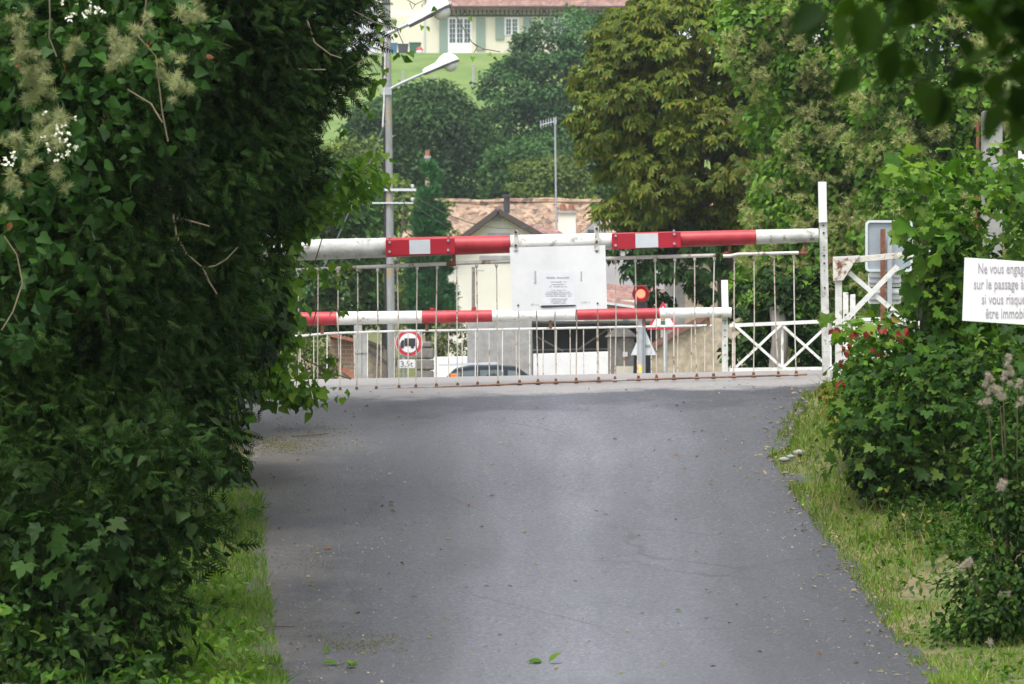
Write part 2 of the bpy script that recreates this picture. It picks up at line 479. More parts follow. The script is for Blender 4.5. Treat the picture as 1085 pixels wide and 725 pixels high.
T['spray'] = _spray()


def _chest():
    vs = []; fs = []
    for a, L in ((-1.35, .6), (-.7, .85), (0, 1), (.7, .85), (1.35, .6)):
        b = len(vs); s, c = math.sin(a), math.cos(a)
        w = .17
        vs.extend([(0, 0, 0), (s * L * .62 - c * w, c * L * .62 + s * w, -.12 * L), (s * L, c * L, -.4 * L), (s * L * .62 + c * w, c * L * .62 - s * w, -.12 * L)])
        fs.extend([(b, b + 3, b + 2), (b, b + 2, b + 1)])
    return vs, fs


T['chestnut'] = _chest()
T['blade'] = ([(-.5, 0, 0), (.5, 0, 0), (.36, .55, .03), (-.36, .55, .03), (0, 1, .16)], [(0, 1, 2, 3), (3, 2, 4)])
T['crumb'] = ([(-.4, 0, 0), (.4, .1, 0), (.1, .7, .1), (-.1, .3, .5)], [(0, 1, 3), (1, 2, 3), (2, 0, 3)])


def _tuft(n, seed, TW):
    r = random.Random(seed); vs = []; fs = []
    for i in range(n):
        a = r.uniform(0, 6.283); z = r.uniform(-.7, 1); q = math.sqrt(max(0, 1 - z * z)); L = r.uniform(.35, 1)
        d = Vector((q * math.cos(a), z, q * math.sin(a))); s = d.cross(Vector((r.uniform(-1, 1), r.uniform(-1, 1), r.uniform(-1, 1)))).normalized() * TW
        b = len(vs)
        curl = Vector((r.uniform(-.3, .3), r.uniform(-.3, .3), r.uniform(-.3, .3)))
        vs.extend([tuple(-s * .6), tuple(s * .6), tuple(d * L * .6 + s * .9), tuple(d * L + curl * .4), tuple(d * L * .6 - s * .9)])
        fs.append((b, b + 1, b + 2, b + 3, b + 4))
    return vs, fs


T['tuft'] = _tuft(150, 3, .017)
T['tuft_small'] = _tuft(22, 5, .055)


def unit(a):
    return a / np.maximum(np.linalg.norm(a, axis=1, keepdims=True), 1e-9)


class Leaves:
    """collects many leaves, builds them as one mesh (several materials allowed)"""
    def __init__(self):
        self.V = []; self.C = []; self.L = []; self.MI = []; self.mats = []; self.nv = 0

    def add(self, tmpl, pos, tip, nrm, size, mat, width=1.0):
        tv, tf = T[tmpl]
        n = len(pos)
        if n == 0: return self
        if mat not in self.mats: self.mats.append(mat)
        mi = self.mats.index(mat)
        v = unit(tip); w = nrm - v * np.sum(nrm * v, axis=1, keepdims=True); w = unit(w); u = np.cross(v, w)
        size = np.broadcast_to(np.asarray(size, float), (n,))[:, None, None]
        tva = np.array(tv)
        wd = np.broadcast_to(np.asarray(width, float), (n,))[:, None, None]
        pts = pos[:, None, :] + size * (u[:, None, :] * tva[None, :, 0:1] * wd + v[:, None, :] * tva[None, :, 1:2] + w[:, None, :] * tva[None, :, 2:3])
        k = len(tv)
        lens = np.array([len(f) for f in tf]); flat = np.concatenate([np.array(f) for f in tf])
        base = self.nv + np.arange(n)[:, None] * k
        self.V.append(pts.reshape(-1, 3)); self.C.append((base + flat[None, :]).ravel()); self.L.append(np.tile(lens, n))
        self.MI.append(np.full(n * len(tf), mi)); self.nv += n * k
        return self

    def build(self, name, parent=None):
        V = np.concatenate(self.V); C = np.concatenate(self.C); L = np.concatenate(self.L); MI = np.concatenate(self.MI)
        if parent is not None: V = V - np.array(world_origin(parent))[None]
        me = bpy.data.meshes.new(name)
        me.vertices.add(len(V)); me.vertices.foreach_set('co', V.astype(np.float32).ravel())
        me.loops.add(len(C)); me.loops.foreach_set('vertex_index', C.astype(np.int32))
        me.polygons.add(len(L))
        st = np.zeros(len(L), np.int32); st[1:] = np.cumsum(L)[:-1]
        me.polygons.foreach_set('loop_start', st)
        for m in self.mats: me.materials.append(m)
        me.polygons.foreach_set('material_index', MI.astype(np.int32))
        me.update(calc_edges=True)
        o = bpy.data.objects.new(name, me); COL.objects.link(o)
        if parent is not None: o.parent = parent
        return o


def inpoly(poly, pts):
    x, y = pts[:, 0], pts[:, 1]; inside = np.zeros(len(pts), bool); n = len(poly)
    for i in range(n):
        x0, y0 = poly[i]; x1, y1 = poly[(i + 1) % n]
        c = ((y0 > y) != (y1 > y)) & (x < (x1 - x0) * (y - y0) / ((y1 - y0) or 1e-9) + x0)
        inside ^= c
    return inside


def edgedist(poly, pts):
    best = np.full(len(pts), 1e9); n = len(poly)
    for i in range(n):
        a = np.array(poly[i], float); b = np.array(poly[(i + 1) % n], float); ab = b - a
        t = np.clip(((pts - a) @ ab) / (ab @ ab + 1e-9), 0, 1)
        best = np.minimum(best, np.linalg.norm(pts - (a + t[:, None] * ab), axis=1))
    return best


def sample_poly(poly, n):
    p = np.array(poly, float); lo, hi = p.min(0), p.max(0); out = []; got = 0
    while got < n:
        q = rng.uniform(lo, hi, (n * 3 + 20, 2)); q = q[inpoly(poly, q)]
        out.append(q); got += len(q)
    return np.concatenate(out)[:n]


def crown(poly, d, thick, nclump, clump_r, edge=None, front=.62):
    """clump centres filling a rounded crown whose outline is `poly` (photo pixels at distance d) and whose depth bulges to `thick` metres"""
    q = sample_poly(poly, nclump)
    e = edgedist(poly, q) * d / F
    E = edge or max(.5, float(np.percentile(e, 92)))
    k = np.clip(e / E, 0, 1); t = thick * np.sqrt(np.maximum(.04, 1 - (1 - k) ** 2))
    u = rng.random(nclump)
    dep = np.where(rng.random(nclump) < front, -t * (1 - .35 * u ** 2), t * (2 * u - 1))
    dd = d + dep
    c = np.stack([(q[:, 0] - 542.5) * d / F, dd, EYE + (HOR - q[:, 1]) * d / F], 1)
    cen = np.array([c[:, 0].mean(), d, c[:, 2].mean()])
    out = unit((c - cen) * np.array([1, 1.6, .8]))
    r = clump_r * rng.uniform(.6, 1.35, nclump)
    return c, out, r


def fill(lv, c, out, r, per, tmpl, size, mat, droop=.5, updown=.5, spread=1.0, width=1.0, flat=.75, jitter=.6):
    """`per` leaves round every clump, lying like roof tiles on its outside, tips hanging"""
    n = len(c) * per
    idx = np.repeat(np.arange(len(c)), per)
    dirs = unit(rng.normal(size=(n, 3)) + out[idx] * .55)
    rad = r[idx] * (rng.random(n) ** .45) * spread
    off = dirs * rad[:, None]; off[:, 2] *= flat
    pos = c[idx] + off
    nrm = unit(dirs * .7 + np.array([0, 0, updown]) + out[idx] * .3 + rng.normal(size=(n, 3)) * jitter * .6)
    tip = unit(dirs * np.array([1, 1, .5]) + rng.normal(size=(n, 3)) * jitter + np.array([0, 0, -droop]))
    lv.add(tmpl, pos, tip, nrm, size * rng.uniform(.6, 1.25, n), mat, width)
    return pos


def trunk_mesh(mb, base, top, r0, r1, wob=.15, n=7, seg=8):
    base = np.array(base, float); top = np.array(top, float); pts = []; rad = []
    for i in range(seg + 1):
        t = i / seg
        o = np.array([math.sin(t * 5 + base[0]) * wob, math.cos(t * 4 + base[1]) * wob, 0]) * math.sin(t * math.pi)
        pts.append(base + (top - base) * t + o); rad.append(r0 + (r1 - r0) * t + (r0 * .4 * max(0, 1 - t * 6)))
    mb.tube(pts, rad, n)
    return pts


def limbs(mb, pts, targets, r, n=5):
    for k, tg in enumerate(targets):
        i = min(len(pts) - 2, 2 + k % max(1, len(pts) - 3))
        a = np.array(pts[i]); b = np.array(tg); m = (a + b) / 2 + np.array([0, 0, .12 * np.linalg.norm(b - a)])
        mb.tube([a, m, b], [r, r * .65, r * .2], n, False)


# ------------------------------------------------------------------ the lie of the land
_kd = np.array([-80, -20, 0, 12, 22, 28.7, 32, 36, 39, 42, 43.6, 45, 50, 56, 61.7, 75, 90, 110, 125, 150, 190, 230, 270, 300, 350, 375, 430, 900, 3000.])
_kz = np.array([-.3, -.1, 0, .03, .12, .36, .76, 1.36, 1.81, 2.2, 2.29, 2.325, 2.315, 2.25, 2.07, 1.85, 1.75, 1.85, 2.2, 3., 6., 12., 18.2, 22.2, 29., 29.6, 34., 60., 60.])


def pchip(x):
    h = np.diff(_kd); dl = np.diff(_kz) / h
    m = np.zeros(len(_kd))
    for i in range(1, len(_kd) - 1):
        if dl[i - 1] * dl[i] > 0:
            w1 = 2 * h[i] + h[i - 1]; w2 = h[i] + 2 * h[i - 1]
            m[i] = (w1 + w2) / (w1 / dl[i - 1] + w2 / dl[i])
    x = np.clip(np.asarray(x, float), _kd[0], _kd[-1]); i = np.clip(np.searchsorted(_kd, x) - 1, 0, len(h) - 1)
    t = (x - _kd[i]) / h[i]
    return ((1 + 2 * t) * (1 - t) ** 2) * _kz[i] + t * (1 - t) ** 2 * h[i] * m[i] + t * t * (3 - 2 * t) * _kz[i + 1] + t * t * (t - 1) * h[i] * m[i + 1]


def tilt(d):
    return np.interp(d, [30, 42, 45, 60, 80], [0, .026, .017, .0, 0])


def edge_r(d):
    return np.interp(d, [-80, 0, 28.7, 32, 36, 37.5, 39, 41, 42, 43, 62, 63], [2.6, 2.6, 2.43, 2.28, 2.05, 1.97, 2.15, 2.45, 2.7, 3.0, 3.0, 2.5])


def edge_l(d):
    return np.interp(d, [-80, 0, 28.7, 32, 36, 39, 42, 43, 62, 63], [-1.6, -1.5, -1.37, -1.63, -1.87, -2.03, -2.6, -3.6, -3.6, -2.5])


def gz(x, d):
    """ground height"""
    x = np.asarray(x, float); d = np.asarray(d, float)
    xr, xl = edge_r(d), edge_l(d)
    off = np.maximum(x - xr, 0) + np.maximum(xl - x, 0)
    near = np.interp(d, [-80, 40, 44, 64, 70], [1, 1, 0, 0, 0])
    return pchip(d) + tilt(d) * np.clip(x, -4, 4) + near * (np.clip(off - .05, 0, .4) * .12 + np.clip(off - .4, 0, 6) * .05)


def sheet(name, rows, colsf, mat, dz, lower=None):
    vs = []; fs = []
    n = None
    for d in rows:
        xs = np.asarray(colsf(d), float); n = len(xs)
        z = gz(xs, np.full(n, d)) + dz
        if lower is not None: z = z - lower(xs, d)
        vs += [(x, d, zz) for x, zz in zip(xs, z)]
    for i in range(len(rows) - 1):
        for k in range(n - 1):
            a = i * n + k; fs.append((a, a + 1, a + n + 1, a + n))
    mb = MB(); mb.add(vs, fs, True)
    return tag(mb.build(name, mat), kind='structure')


rows = list(np.arange(-80, 20, 4.)) + list(np.arange(20, 66, .5)) + list(np.arange(66, 130, 2.)) + list(np.arange(130, 440, 5.)) + [500, 650, 900, 1500, 3000]
def gcols(d):
    near = np.concatenate([np.arange(-12, 12.01, .4)])
    return np.concatenate([[-2500, -900, -300, -120, -60, -30, -18], near, [18, 30, 60, 120, 300, 900, 2500]])
sheet('ground', rows, gcols, M['ground'], 0, lambda x, d: np.where((x > edge_l(d) - .0) & (x < edge_r(d) + .0), .06 if d < 130 else 0, 0.0))
rrows = [r for r in rows if r <= 128]
def rcols(d):
    r = np.random.RandomState(int(d * 10 + 2000))
    l, rr = edge_l(d) + r.uniform(-.07, .07), edge_r(d) + r.uniform(-.07, .07)
    return np.linspace(l, rr, 15)
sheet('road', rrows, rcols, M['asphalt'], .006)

# two tracks let into the crossing: rail heads flush with the deck
rl = MB()
for d0 in (46.2, 47.65, 51.0, 52.45):
    for s in range(-12, 12):
        x0, x1 = s * .5, (s + 1) * .5
        rl.bar((x0, d0, float(gz(x0, d0)) + .012), (x1, d0, float(gz(x1, d0)) + .012), .07, .02, (0, 0, 1))
tag(rl.build('rail', M['galva']), kind='structure')


# ------------------------------------------------------------------ near barrier with its hanging curtain (d = 42)
D1 = 42.0
s1 = D1 / F
PX1 = lambda x, y, dd=0.0: P(x, y, D1) + np.array([0, dd, 0])


def ytop(x): return 265 - (x - 320) * (15.5 / 545)
def yrail(x): return np.interp(x, [300, 340, 500, 640, 762, 770, 852], [287, 285, 278.5, 274, 270.5, 270, 268])
def ybot(x): return np.interp(x, [270, 400, 560, 660, 760, 855], [418.5, 414.5, 407.5, 404, 401, 398])


b1 = empty('level_crossing_barrier', (P(200, 425, D1)))
tag(b1, 'near lowered level crossing barrier, thick pole with rusty bars hanging to the road', 'barrier', 'level crossing barriers')
pole = MB()
bands = [(190, 'white_dirty'), (409, 'red'), (541, 'white_weathered'), (649, 'red'), (801, 'white_dirty'), (867, None)]
for (xa, ma), (xb, _) in zip(bands[:-1], bands[1:]):
    pole.use(M[ma])
    ra = np.interp(xa, [190, 320, 866], [12, 11, 7.3]) * s1; rb = np.interp(xb, [190, 320, 866], [12, 11, 7.3]) * s1
    pole.tube([PX1(xa, ytop(xa)), PX1(xb, ytop(xb))], [ra, rb], 20)
pole.build('pole', None, b1)
for xa, xb, qa, qb in ((409, 482, 434, 456), (648, 721, 673, 697)):
    r_ = np.interp(xa, [320, 866], [11, 7.3])
    pm = MB()
    for x0, x1, yy in ((xa, xb, -r_ * s1 - .012),):
        a0, a1 = PX1(x0, ytop(x0)), PX1(x1, ytop(x1))
        pm.bar(a0 + np.array([0, yy, -.006]), a1 + np.array([0, yy, -.006]), 16.5 * s1, .02, (0, 1, 0))
    pl = pm.build('reflector_plate', M['red_plate'], b1, .003)
    q = MB(); q.bar(PX1(qa, ytop(qa), -r_ * s1 - .0265) + np.array([0, 0, -.006]), PX1(qb, ytop(qb), -r_ * s1 - .0265) + np.array([0, 0, -.006]), 15 * s1, .006, (0, 1, 0))
    q.build('reflector', M['film'], pl)
    for xx in (xa + 4, xb - 7):
        for k in (-5, 5):
            c = PX1(xx, ytop(xx) + k, -r_ * s1 - .022); st = MB(); st.disc((c[0], c[1], c[2]), .011, .012, 8); st.build('clamp_bolt', M['galva'], pl)
        st = MB()
        for k in (-1,):
            st.tube([PX1(xx, ytop(xx) - r_ - .6 + 1, -.05), PX1(xx, ytop(xx) - r_ - .6, 0), PX1(xx, ytop(xx) - r_ - .6 + 1, .05)], .008, 6)
        st.build('clamp_band', M['galva'], pl)
# curtain: upper rail in two lengths, brackets, bars with eyes, lower rail
xs = list(range(290, 764, 12))
up = MB(); up.tube([PX1(x, yrail(x)) for x in xs], 2.0 * s1, 8); up.build('upper_rail', M['white_rust'], b1)
up = MB(); up.tube([PX1(x, yrail(x) + (1.5 if x < 776 else 0), -.02) for x in range(766, 853, 8)], 1.9 * s1, 8); up.build('upper_rail', M['white_rust'], b1)
for x in (479, 771, 852):
    br = MB(); yb = ytop(x) + np.interp(x, [320, 866], [11, 7.3])
    br.tube([PX1(x + (2 if x < 600 else 1), yb - 2), PX1(x + 2, yb + 7), PX1(x - 3, yrail(x) - 1)], [1.8 * s1, 2.1 * s1, 2.4 * s1], 7)
    br.tube([PX1(x - 6, yrail(x) + .5), PX1(x + 4, yrail(x) + .5)], 2.6 * s1, 7)
    br.build('bracket', M['rust'], b1)
r3 = random.Random(11)
bx = [295 + 21.0 * i for i in range(27)]
bx = [x for x in bx if x < 846]
for i, x in enumerate(bx):
    lean = r3.uniform(-1.5, 3.5) + (3 if 800 < x else 0)
    xt, xb = x, x + lean
    yt, yb = float(yrail(x)) + 1, float(ybot(xb)) - 1
    m_ = MB()
    xm = (xt + xb) / 2 + r3.uniform(-1.2, 1.2)
    m_.tube([PX1(xt, yt), PX1(xm, (yt + yb) / 2), PX1(xb, yb)], .66 * s1, 6)
    m_.ball(PX1(xt, yt + 2.5), 1.7 * s1, 5, 1.5)
    bar = m_.build('hanging_bar', M['rust_pale'] if r3.random() < .75 else M['white_rust'], b1)
    h = MB()
    h.prism([(PX1(xb + k, 0)[0], P(0, yb + j, D1)[2]) for k, j in ((-2.4, 1.5), (2.4, 1.5), (1.2, -4.2), (-1, -4.6))], D1 - .016, D1 + .016)
    h.build('foot_hook', M['rust'], bar)
lo = MB(); lo.tube([PX1(x, ybot(x) - 1.2, -.02) for x in range(270, 862, 15)], 1.05 * s1, 6); lo.build('lower_rail', plain('rail_rust', (.25, .14, .09), .85, .5, 9, spot=.55, spotc=(.36, .33, .3), spots=3), b1)
# pivot housing behind the leaves
pv = MB(); pv.box(P(150, 440, D1) + np.array([0, -.2, 0]), P(205, 235, D1) + np.array([0, .25, 0])); pv.build('pivot_housing', M['white_dirty'], b1, .02)

# notice board hung from the pole
nb = empty('notice_board', PX1(591, 330, -.13))
tag(nb, 'white notice board with a paper sheet hung on two straps from the near barrier pole', 'board')
bd = MB(); yf = -.125
bp = [(540, 263), (641, 260.5), (643, 327.5), (543, 331)]
bd.prism([(P(x, y, D1)[0], P(x, y, D1)[2]) for x, y in bp], D1 + yf - .003, D1 + yf + .005)
bd.build('panel', M['white_board'], nb)
for x, yt in ((546.5, 245), (632, 241)):
    st = MB(); st.bar(PX1(x, yt, yf - .009), PX1(x, 266, yf - .009), 4.6 * s1, .006, (0, 1, 0))
    st.bar(PX1(x, yt + .3, yf - .011), PX1(x, yt + .3, .13), 4.6 * s1, .006, (0, 0, 1))
    so = st.build('strap', M['white_rust'], nb)
    for yy in (yt + 2, yt + 16):
        c = PX1(x, yy, yf - .012); q = MB(); q.disc(c, .012, .012, 6); q.build('bolt', M['dark_metal'], so)
for x, y in ((632, 267), (549, 324), (633, 322)):
    q = MB(); q.disc(PX1(x, y, yf - .003), .008, .006, 8); q.build('bolt', M['dark_metal'], nb)
pp = MB(); pp.prism([(P(x, y, D1)[0], P(x, y, D1)[2]) for x, y in ((574, 289), (608.5, 288), (609, 324), (574.5, 326))], D1 + yf - .006, D1 + yf - .0035)
po = pp.build('paper_sheet', M['paper'], nb)
fold = MB(); fold.prism([(P(x, y, D1)[0], P(x, y, D1)[2]) for x, y in ((572, 325.2), (574.5, 324.2), (609, 323.6), (610.5, 324.2), (609, 324.8), (575, 326.6))], D1 + yf - .009, D1 + yf - .0065)
fold.build('curled_edge', M['dark_metal'], po)
tx = MB(); r4 = random.Random(4)
for yy, wl, hh in ((295.2, 25, 1.5), (299.5, 17, .8), (302.2, 15, .6), (304.6, 19, .8), (308.2, 16, .7), (310.4, 26, .9), (312.4, 28, .9), (314.4, 26, .8), (317.6, 18, .9), (319.8, 16, .9), (321.8, 15, .8)):
    x = 591.5 - wl / 2
    while x < 591.5 + wl / 2:
        w = r4.uniform(.5, 1.0) * (1.6 if hh > 1.2 else 1)
        if r4.random() < .86:
            a = P(x, yy - hh * r4.uniform(.6, 1.1), D1); b_ = P(x + w * .75, yy + hh * r4.uniform(.6, 1.1) * .3, D1)
            tx.box((a[0], D1 + yf - .008, a[2]), (b_[0], D1 + yf - .0065, b_[2]))
        x += w
tx.build('printed_text', M['ink_faint'], po)
sm = MB()
for x0, x1, y0, y1 in ((565.6, 568.6, 288, 302), (614.8, 617, 288.5, 299)):
    for k in range(7):
        yy = y0 + (y1 - y0) * k / 7
        a = P(x0 + r4.uniform(0, .8), yy, D1); b_ = P(x1 - r4.uniform(0, .8), yy + (y1 - y0) / 9, D1)
        sm.box((a[0], D1 + yf - .0045, a[2]), (b_[0], D1 + yf - .0032, b_[2]))
for cx, cy in ((566, 323), (620, 320.5)):
    for k in range(9):
        x = cx - 4 + k; a = P(x, cy + r4.uniform(-1.5, 1.5), D1); b_ = P(x + .7, cy + r4.uniform(-.3, 2), D1)
        sm.box((a[0], D1 + yf - .0045, a[2]), (b_[0], D1 + yf - .0032, b_[2]))
sm.build('worn_marking', M['ink_faint'], nb)


# receiving post of the near barrier
def post_thing(name, label, px, y0, y1, d, w, lean=0, holes=(), head=None, group=None):
    g0 = P(px + lean, y1, d)
    t = empty(name, g0); tag(t, label, 'post', group)
    sc = d / F
    m_ = MB(); a = P(px, y0, d); b = P(px + lean, y1, d)
    m_.bar(b, a, w * sc, .022, (0, 1, 0))
    for k in (-1, 1):
        o = np.array([k * (w * sc / 2 - .005), .035, 0]); m_.bar(b + o, a + o, .01, .05, (0, 1, 0))
    m_.build('channel', M['white_dirty'], t, .002)
    hm = MB()
    for hy, r in holes:
        c = P(px + lean * (hy - y0) / (y1 - y0), hy, d) + np.array([0, -.0135, 0]); hm = MB(); hm.disc(c, r * sc, .004, 10); hm.build('bolt_hole', M['dark_metal'], t)
    if head:
        hb = MB(); a = P(px - .5, y0, d); b = P(px + .3, head, d)
        hb.bar(b + np.array([0, -.022, 0]), a + np.array([0, -.022, 0]), (w + .8) * sc, .02, (0, 1, 0)); hb.build('head_plate', M['white_clean'], t, .002)
    return t


post_thing('receiving_post', 'tall white steel channel post with bolt holes taking the tip of the near barrier', 871.5, 193, 409, D1 + .06, 8, 4.5,
           [(239, .9), (247, 1.2), (262, .6), (271, 1.2), (279, 1.1), (287, .5), (305, 1.0), (336, .6), (352, .5)], 236, 'barrier receiving posts')

# white wicket with braced top right of the post
wk = empty('crossing_side_gate', P(889, 410, 42.7)); tag(wk, 'white steel side gate with crossed braces and a rusty bracket beside the tall post', 'gate')
d = 42.7; sc = d / F
def BARP(mb, x0, y0, x1, y1, w, d, t=.03, dy=0): mb.bar(P(x0, y0, d) + np.array([0, dy, 0]), P(x1, y1, d) + np.array([0, dy, 0]), w * d / F, t, (0, 1, 0))
m_ = MB(); BARP(m_, 888.5, 415, 888.5, 292, 7, d, .05); m_.build('gate_post', M['white_weathered'], wk, .003)
m_ = MB(); m_.prism([(P(x, y, d)[0], P(x, y, d)[2]) for x, y in ((882, 272.5), (911, 271), (906, 277), (893, 297.5), (882.5, 298))], d - .05, d - .03); m_.build('corner_bracket', M['white_rust'], wk, .003)
m_ = MB(); BARP(m_, 904, 275.5, 1000, 266.5, 6.5, d, .05); m_.build('top_beam', M['white_rust'], wk, .003)
m_ = MB(); BARP(m_, 876, 277.5, 883, 276.5, 4, d, .04); m_.build('hinge', M['rust'], wk)
m_ = MB(); BARP(m_, 900, 289, 962, 342, 5, d, .012, .02); m_.build('brace', M['white_weathered'], wk)
m_ = MB(); BARP(m_, 897, 338, 951, 282, 5.5, d, .012, .0); m_.build('brace', M['white_weathered'], wk)
m_ = MB(); BARP(m_, 893, 345, 985, 342, 5, d, .03, .04); m_.build('mid_rail', M['white_weathered'], wk)
m_ = MB(); BARP(m_, 893, 398, 985, 395, 5, d, .03, .04); m_.build('bottom_rail', M['white_weathered'], wk)
m_ = MB(); BARP(m_, 893, 396, 980, 346, 5, d, .012, .06); BARP(m_, 893, 346, 980, 394, 5, d, .012, .07); m_.build('brace', M['white_weathered'], wk)
for x, y0 in ((896, 310), (903.5, 312)):
    t = empty('short_post', P(x, 412, 44.5)); tag(t, 'short white post left of the pair behind the side gate' if x < 900 else 'short white post right of the pair behind the side gate', 'post', 'short white posts behind the side gate')
    m_ = MB(); BARP(m_, x, 412, x, y0, 5.5, 44.5, .05); m_.build('shaft', M['white_weathered'], t, .004)
    m_ = MB(); m_.disc(P(x, y0 + 24, 44.47), .012, .006, 8); m_.build('bolt', M['dark_metal'], t)

# back of the road sign behind it
sb = empty('road_sign', P(934, 415, 47)); tag(sb, 'back of a rounded grey road sign on a rusty post behind the side gate', 'sign')
def rrect(x0, y0, x1, y1, r, d, n=5):
    out = []
    for cx, cy, a0 in ((x1 - r, y1 - r, 0), (x0 + r, y1 - r, 90), (x0 + r, y0 + r, 180), (x1 - r, y0 + r, 270)):
        for k in range(n + 1):
            a = math.radians(a0 + 90 * k / n); p = P(cx + r * math.cos(a), cy + r * math.sin(a), d); out.append((p[0], p[2]))
    return out
m_ = MB(); m_.prism(rrect(918, 234.5, 966, 287, 4, 47), 47.02, 47.035); pn = m_.build('main_panel', M['sign_back'], sb)
m_ = MB()
o_ = rrect(917, 233.5, 967, 288, 4.6, 47); i_ = rrect(919.4, 236, 964.6, 285.5, 3.2, 47); k_ = len(o_)
m_.add([(x, 46.995, z) for x, z in o_] + [(x, 46.995, z) for x, z in i_] + [(x, 47.045, z) for x, z in o_] + [(x, 47.045, z) for x, z in i_],
       [(i, (i + 1) % k_, (i + 1) % k_ + k_, i + k_) for i in range(k_)] + [(i, i + 2 * k_, (i + 1) % k_ + 2 * k_, (i + 1) % k_) for i in range(k_)] + [(i + k_, (i + 1) % k_ + k_, (i + 1) % k_ + 3 * k_, i + 3 * k_) for i in range(k_)])
m_.build('rolled_rim', M['film'], pn)
for y0, y1 in ((288.5, 304), (305.5, 322)):
    m_ = MB(); m_.prism(rrect(920, y0, 955, y1, 2.5, 47), 47.02, 47.035); ql = m_.build('lower_panel', M['white_weathered'], sb)
    m_ = MB(); BARP(m_, 921, (y0 + y1) / 2 - 3, 954, (y0 + y1) / 2 - 3, 1.6, 47, .02, .005); BARP(m_, 921, (y0 + y1) / 2 + 3, 954, (y0 + y1) / 2 + 3, 1.6, 47, .02, .005); m_.build('stiffener', M['sign_back'], ql)
m_ = MB(); BARP(m_, 935.5, 415, 935.5, 243, 5, 46.93, .05); m_.build('rusty_post', M['rust'], sb)
m_ = MB(); BARP(m_, 942.5, 415, 942.5, 252, 5, 46.95, .05); m_.build('grey_post', M['galva'], sb)

# ------------------------------------------------------------------ far barrier (d = 61.7)
D2 = 61.7; s2 = D2 / F
b2 = empty('level_crossing_barrier', P(290, 442, D2)); tag(b2, 'far lowered level crossing barrier, thinner pole seen through the near hanging bars', 'barrier', 'level crossing barriers')
def y2(x): return 338 - (x - 320) * (7 / 455)
pole = MB(); bands = [(250, 'red'), (357, 'white_weathered'), (447, 'red'), (521.5, 'white_weathered'), (609.5, 'red'), (699, 'white_weathered'), (775, None)]
for (xa, ma), (xb, _) in zip(bands[:-1], bands[1:]):
    pole.use(M[ma]); pole.tube([P(xa, y2(xa), D2), P(xb, y2(xb), D2)], [np.interp(xa, [320, 770], [7.2, 5.3]) * s2, np.interp(xb, [320, 770], [7.2, 5.3]) * s2], 16)
pole.build('pole', None, b2)
def yr2(x): return np.interp(x, [316, 345, 400, 757], [356.5, 353.5, 351.5, 345])
m_ = MB(); m_.tube([P(x, yr2(x), D2) for x in range(310, 758, 12)], 1.35 * s2, 7); m_.build('upper_rail', M['white_weathered'], b2)
for x in (341, 452, 583, 682, 750):
    m_ = MB(); m_.tube([P(x, y2(x) + 4, D2), P(x + .5, yr2(x), D2)], [1.6 * s2, 2.2 * s2], 7); m_.build('bracket', M['rust'], b2)
for x in (458, 502, 620):
    m_ = MB(); c = P(x, y2(x) - 6.7, D2); m_.tube([c, c + np.array([0, 0, .035])], .028, 8); m_.build('clamp', M['red'], b2)
x = 318
while x < 750:
    m_ = MB(); ln = r3.uniform(-.8, .8); m_.tube([P(x, float(yr2(x)), D2), P(x + ln, 438, D2)], .52 * s2, 6); m_.build('hanging_bar', M['rust_pale'] if r3.random() < .65 else M['white_weathered'], b2)
    x += 14.3
m_ = MB(); m_.tube([P(x, 438, D2) for x in range(300, 762, 20)], 1.2 * s2, 6); m_.build('lower_rail', M['rust'], b2)
post_thing('receiving_post', 'shorter white steel channel post with bolt holes taking the tip of the far barrier', 768, 297, 444, D2 + .08, 6.2, .3,
           [(340, .6), (343, .7), (350, .8), (357, .8), (366, .8), (376, .7)], 326, 'barrier receiving posts')

# white fence with crossed bars beyond
ff = empty('crossing_fence', P(822, 440, 63.5)); tag(ff, 'low white steel fence with crossed bars between the two receiving posts', 'fence')
d = 63.5
m_ = MB(); BARP(m_, 773, 345, 935, 338, 3.8, d, .04); m_.build('top_rail', M['white_weathered'], ff)
m_ = MB(); BARP(m_, 773, 392, 935, 390, 4, d, .04); m_.build('bottom_rail', M['white_weathered'], ff)
for xc in (777.5, 829, 880, 931):
    m_ = MB(); BARP(m_, xc, 440, xc, 341, 3.6 if xc < 800 else 2.6, d, .03, .035); m_.build('fence_post', M['rust_pale'] if xc < 800 else M['white_weathered'], ff)
for x0, x1 in ((780, 828), (830, 878), (882, 930)):
    m_ = MB(); BARP(m_, x0, 346, x1, 389, 2.8, d, .01, -.026); m_.build('brace', M['white_weathered'], ff)
    m_ = MB(); BARP(m_, x0, 389, x1, 344, 2.8, d, .01, -.014); m_.build('brace', M['white_weathered'], ff)

# ------------------------------------------------------------------ warning sign at the right
def text(name, body, size, loc, mat, parent, align='CENTER', extr=.0015, sx=1.0, spacing=1.0):
    cu = bpy.data.curves.new(name, 'FONT'); cu.body = body; cu.size = size; cu.align_x = align; cu.extrude = extr; cu.resolution_u = 3
    cu.space_line = spacing
    o = bpy.data.objects.new(name, cu); COL.objects.link(o); o.rotation_euler = (math.pi / 2, 0, 0); o.location = tuple(loc); o.scale = (sx, 1, 1)
    bpy.context.view_layer.update()
    dg = bpy.context.evaluated_depsgraph_get()
    me = bpy.data.meshes.new_from_object(o.evaluated_get(dg)); me.transform(o.matrix_world)
    bpy.data.objects.remove(o)
    me.materials.clear(); me.materials.append(mat)
    q = bpy.data.objects.new(name, me); COL.objects.link(q)
    if parent is not None:
        me.transform(__import__('mathutils').Matrix.Translation(-world_origin(parent))); q.parent = parent
    return q


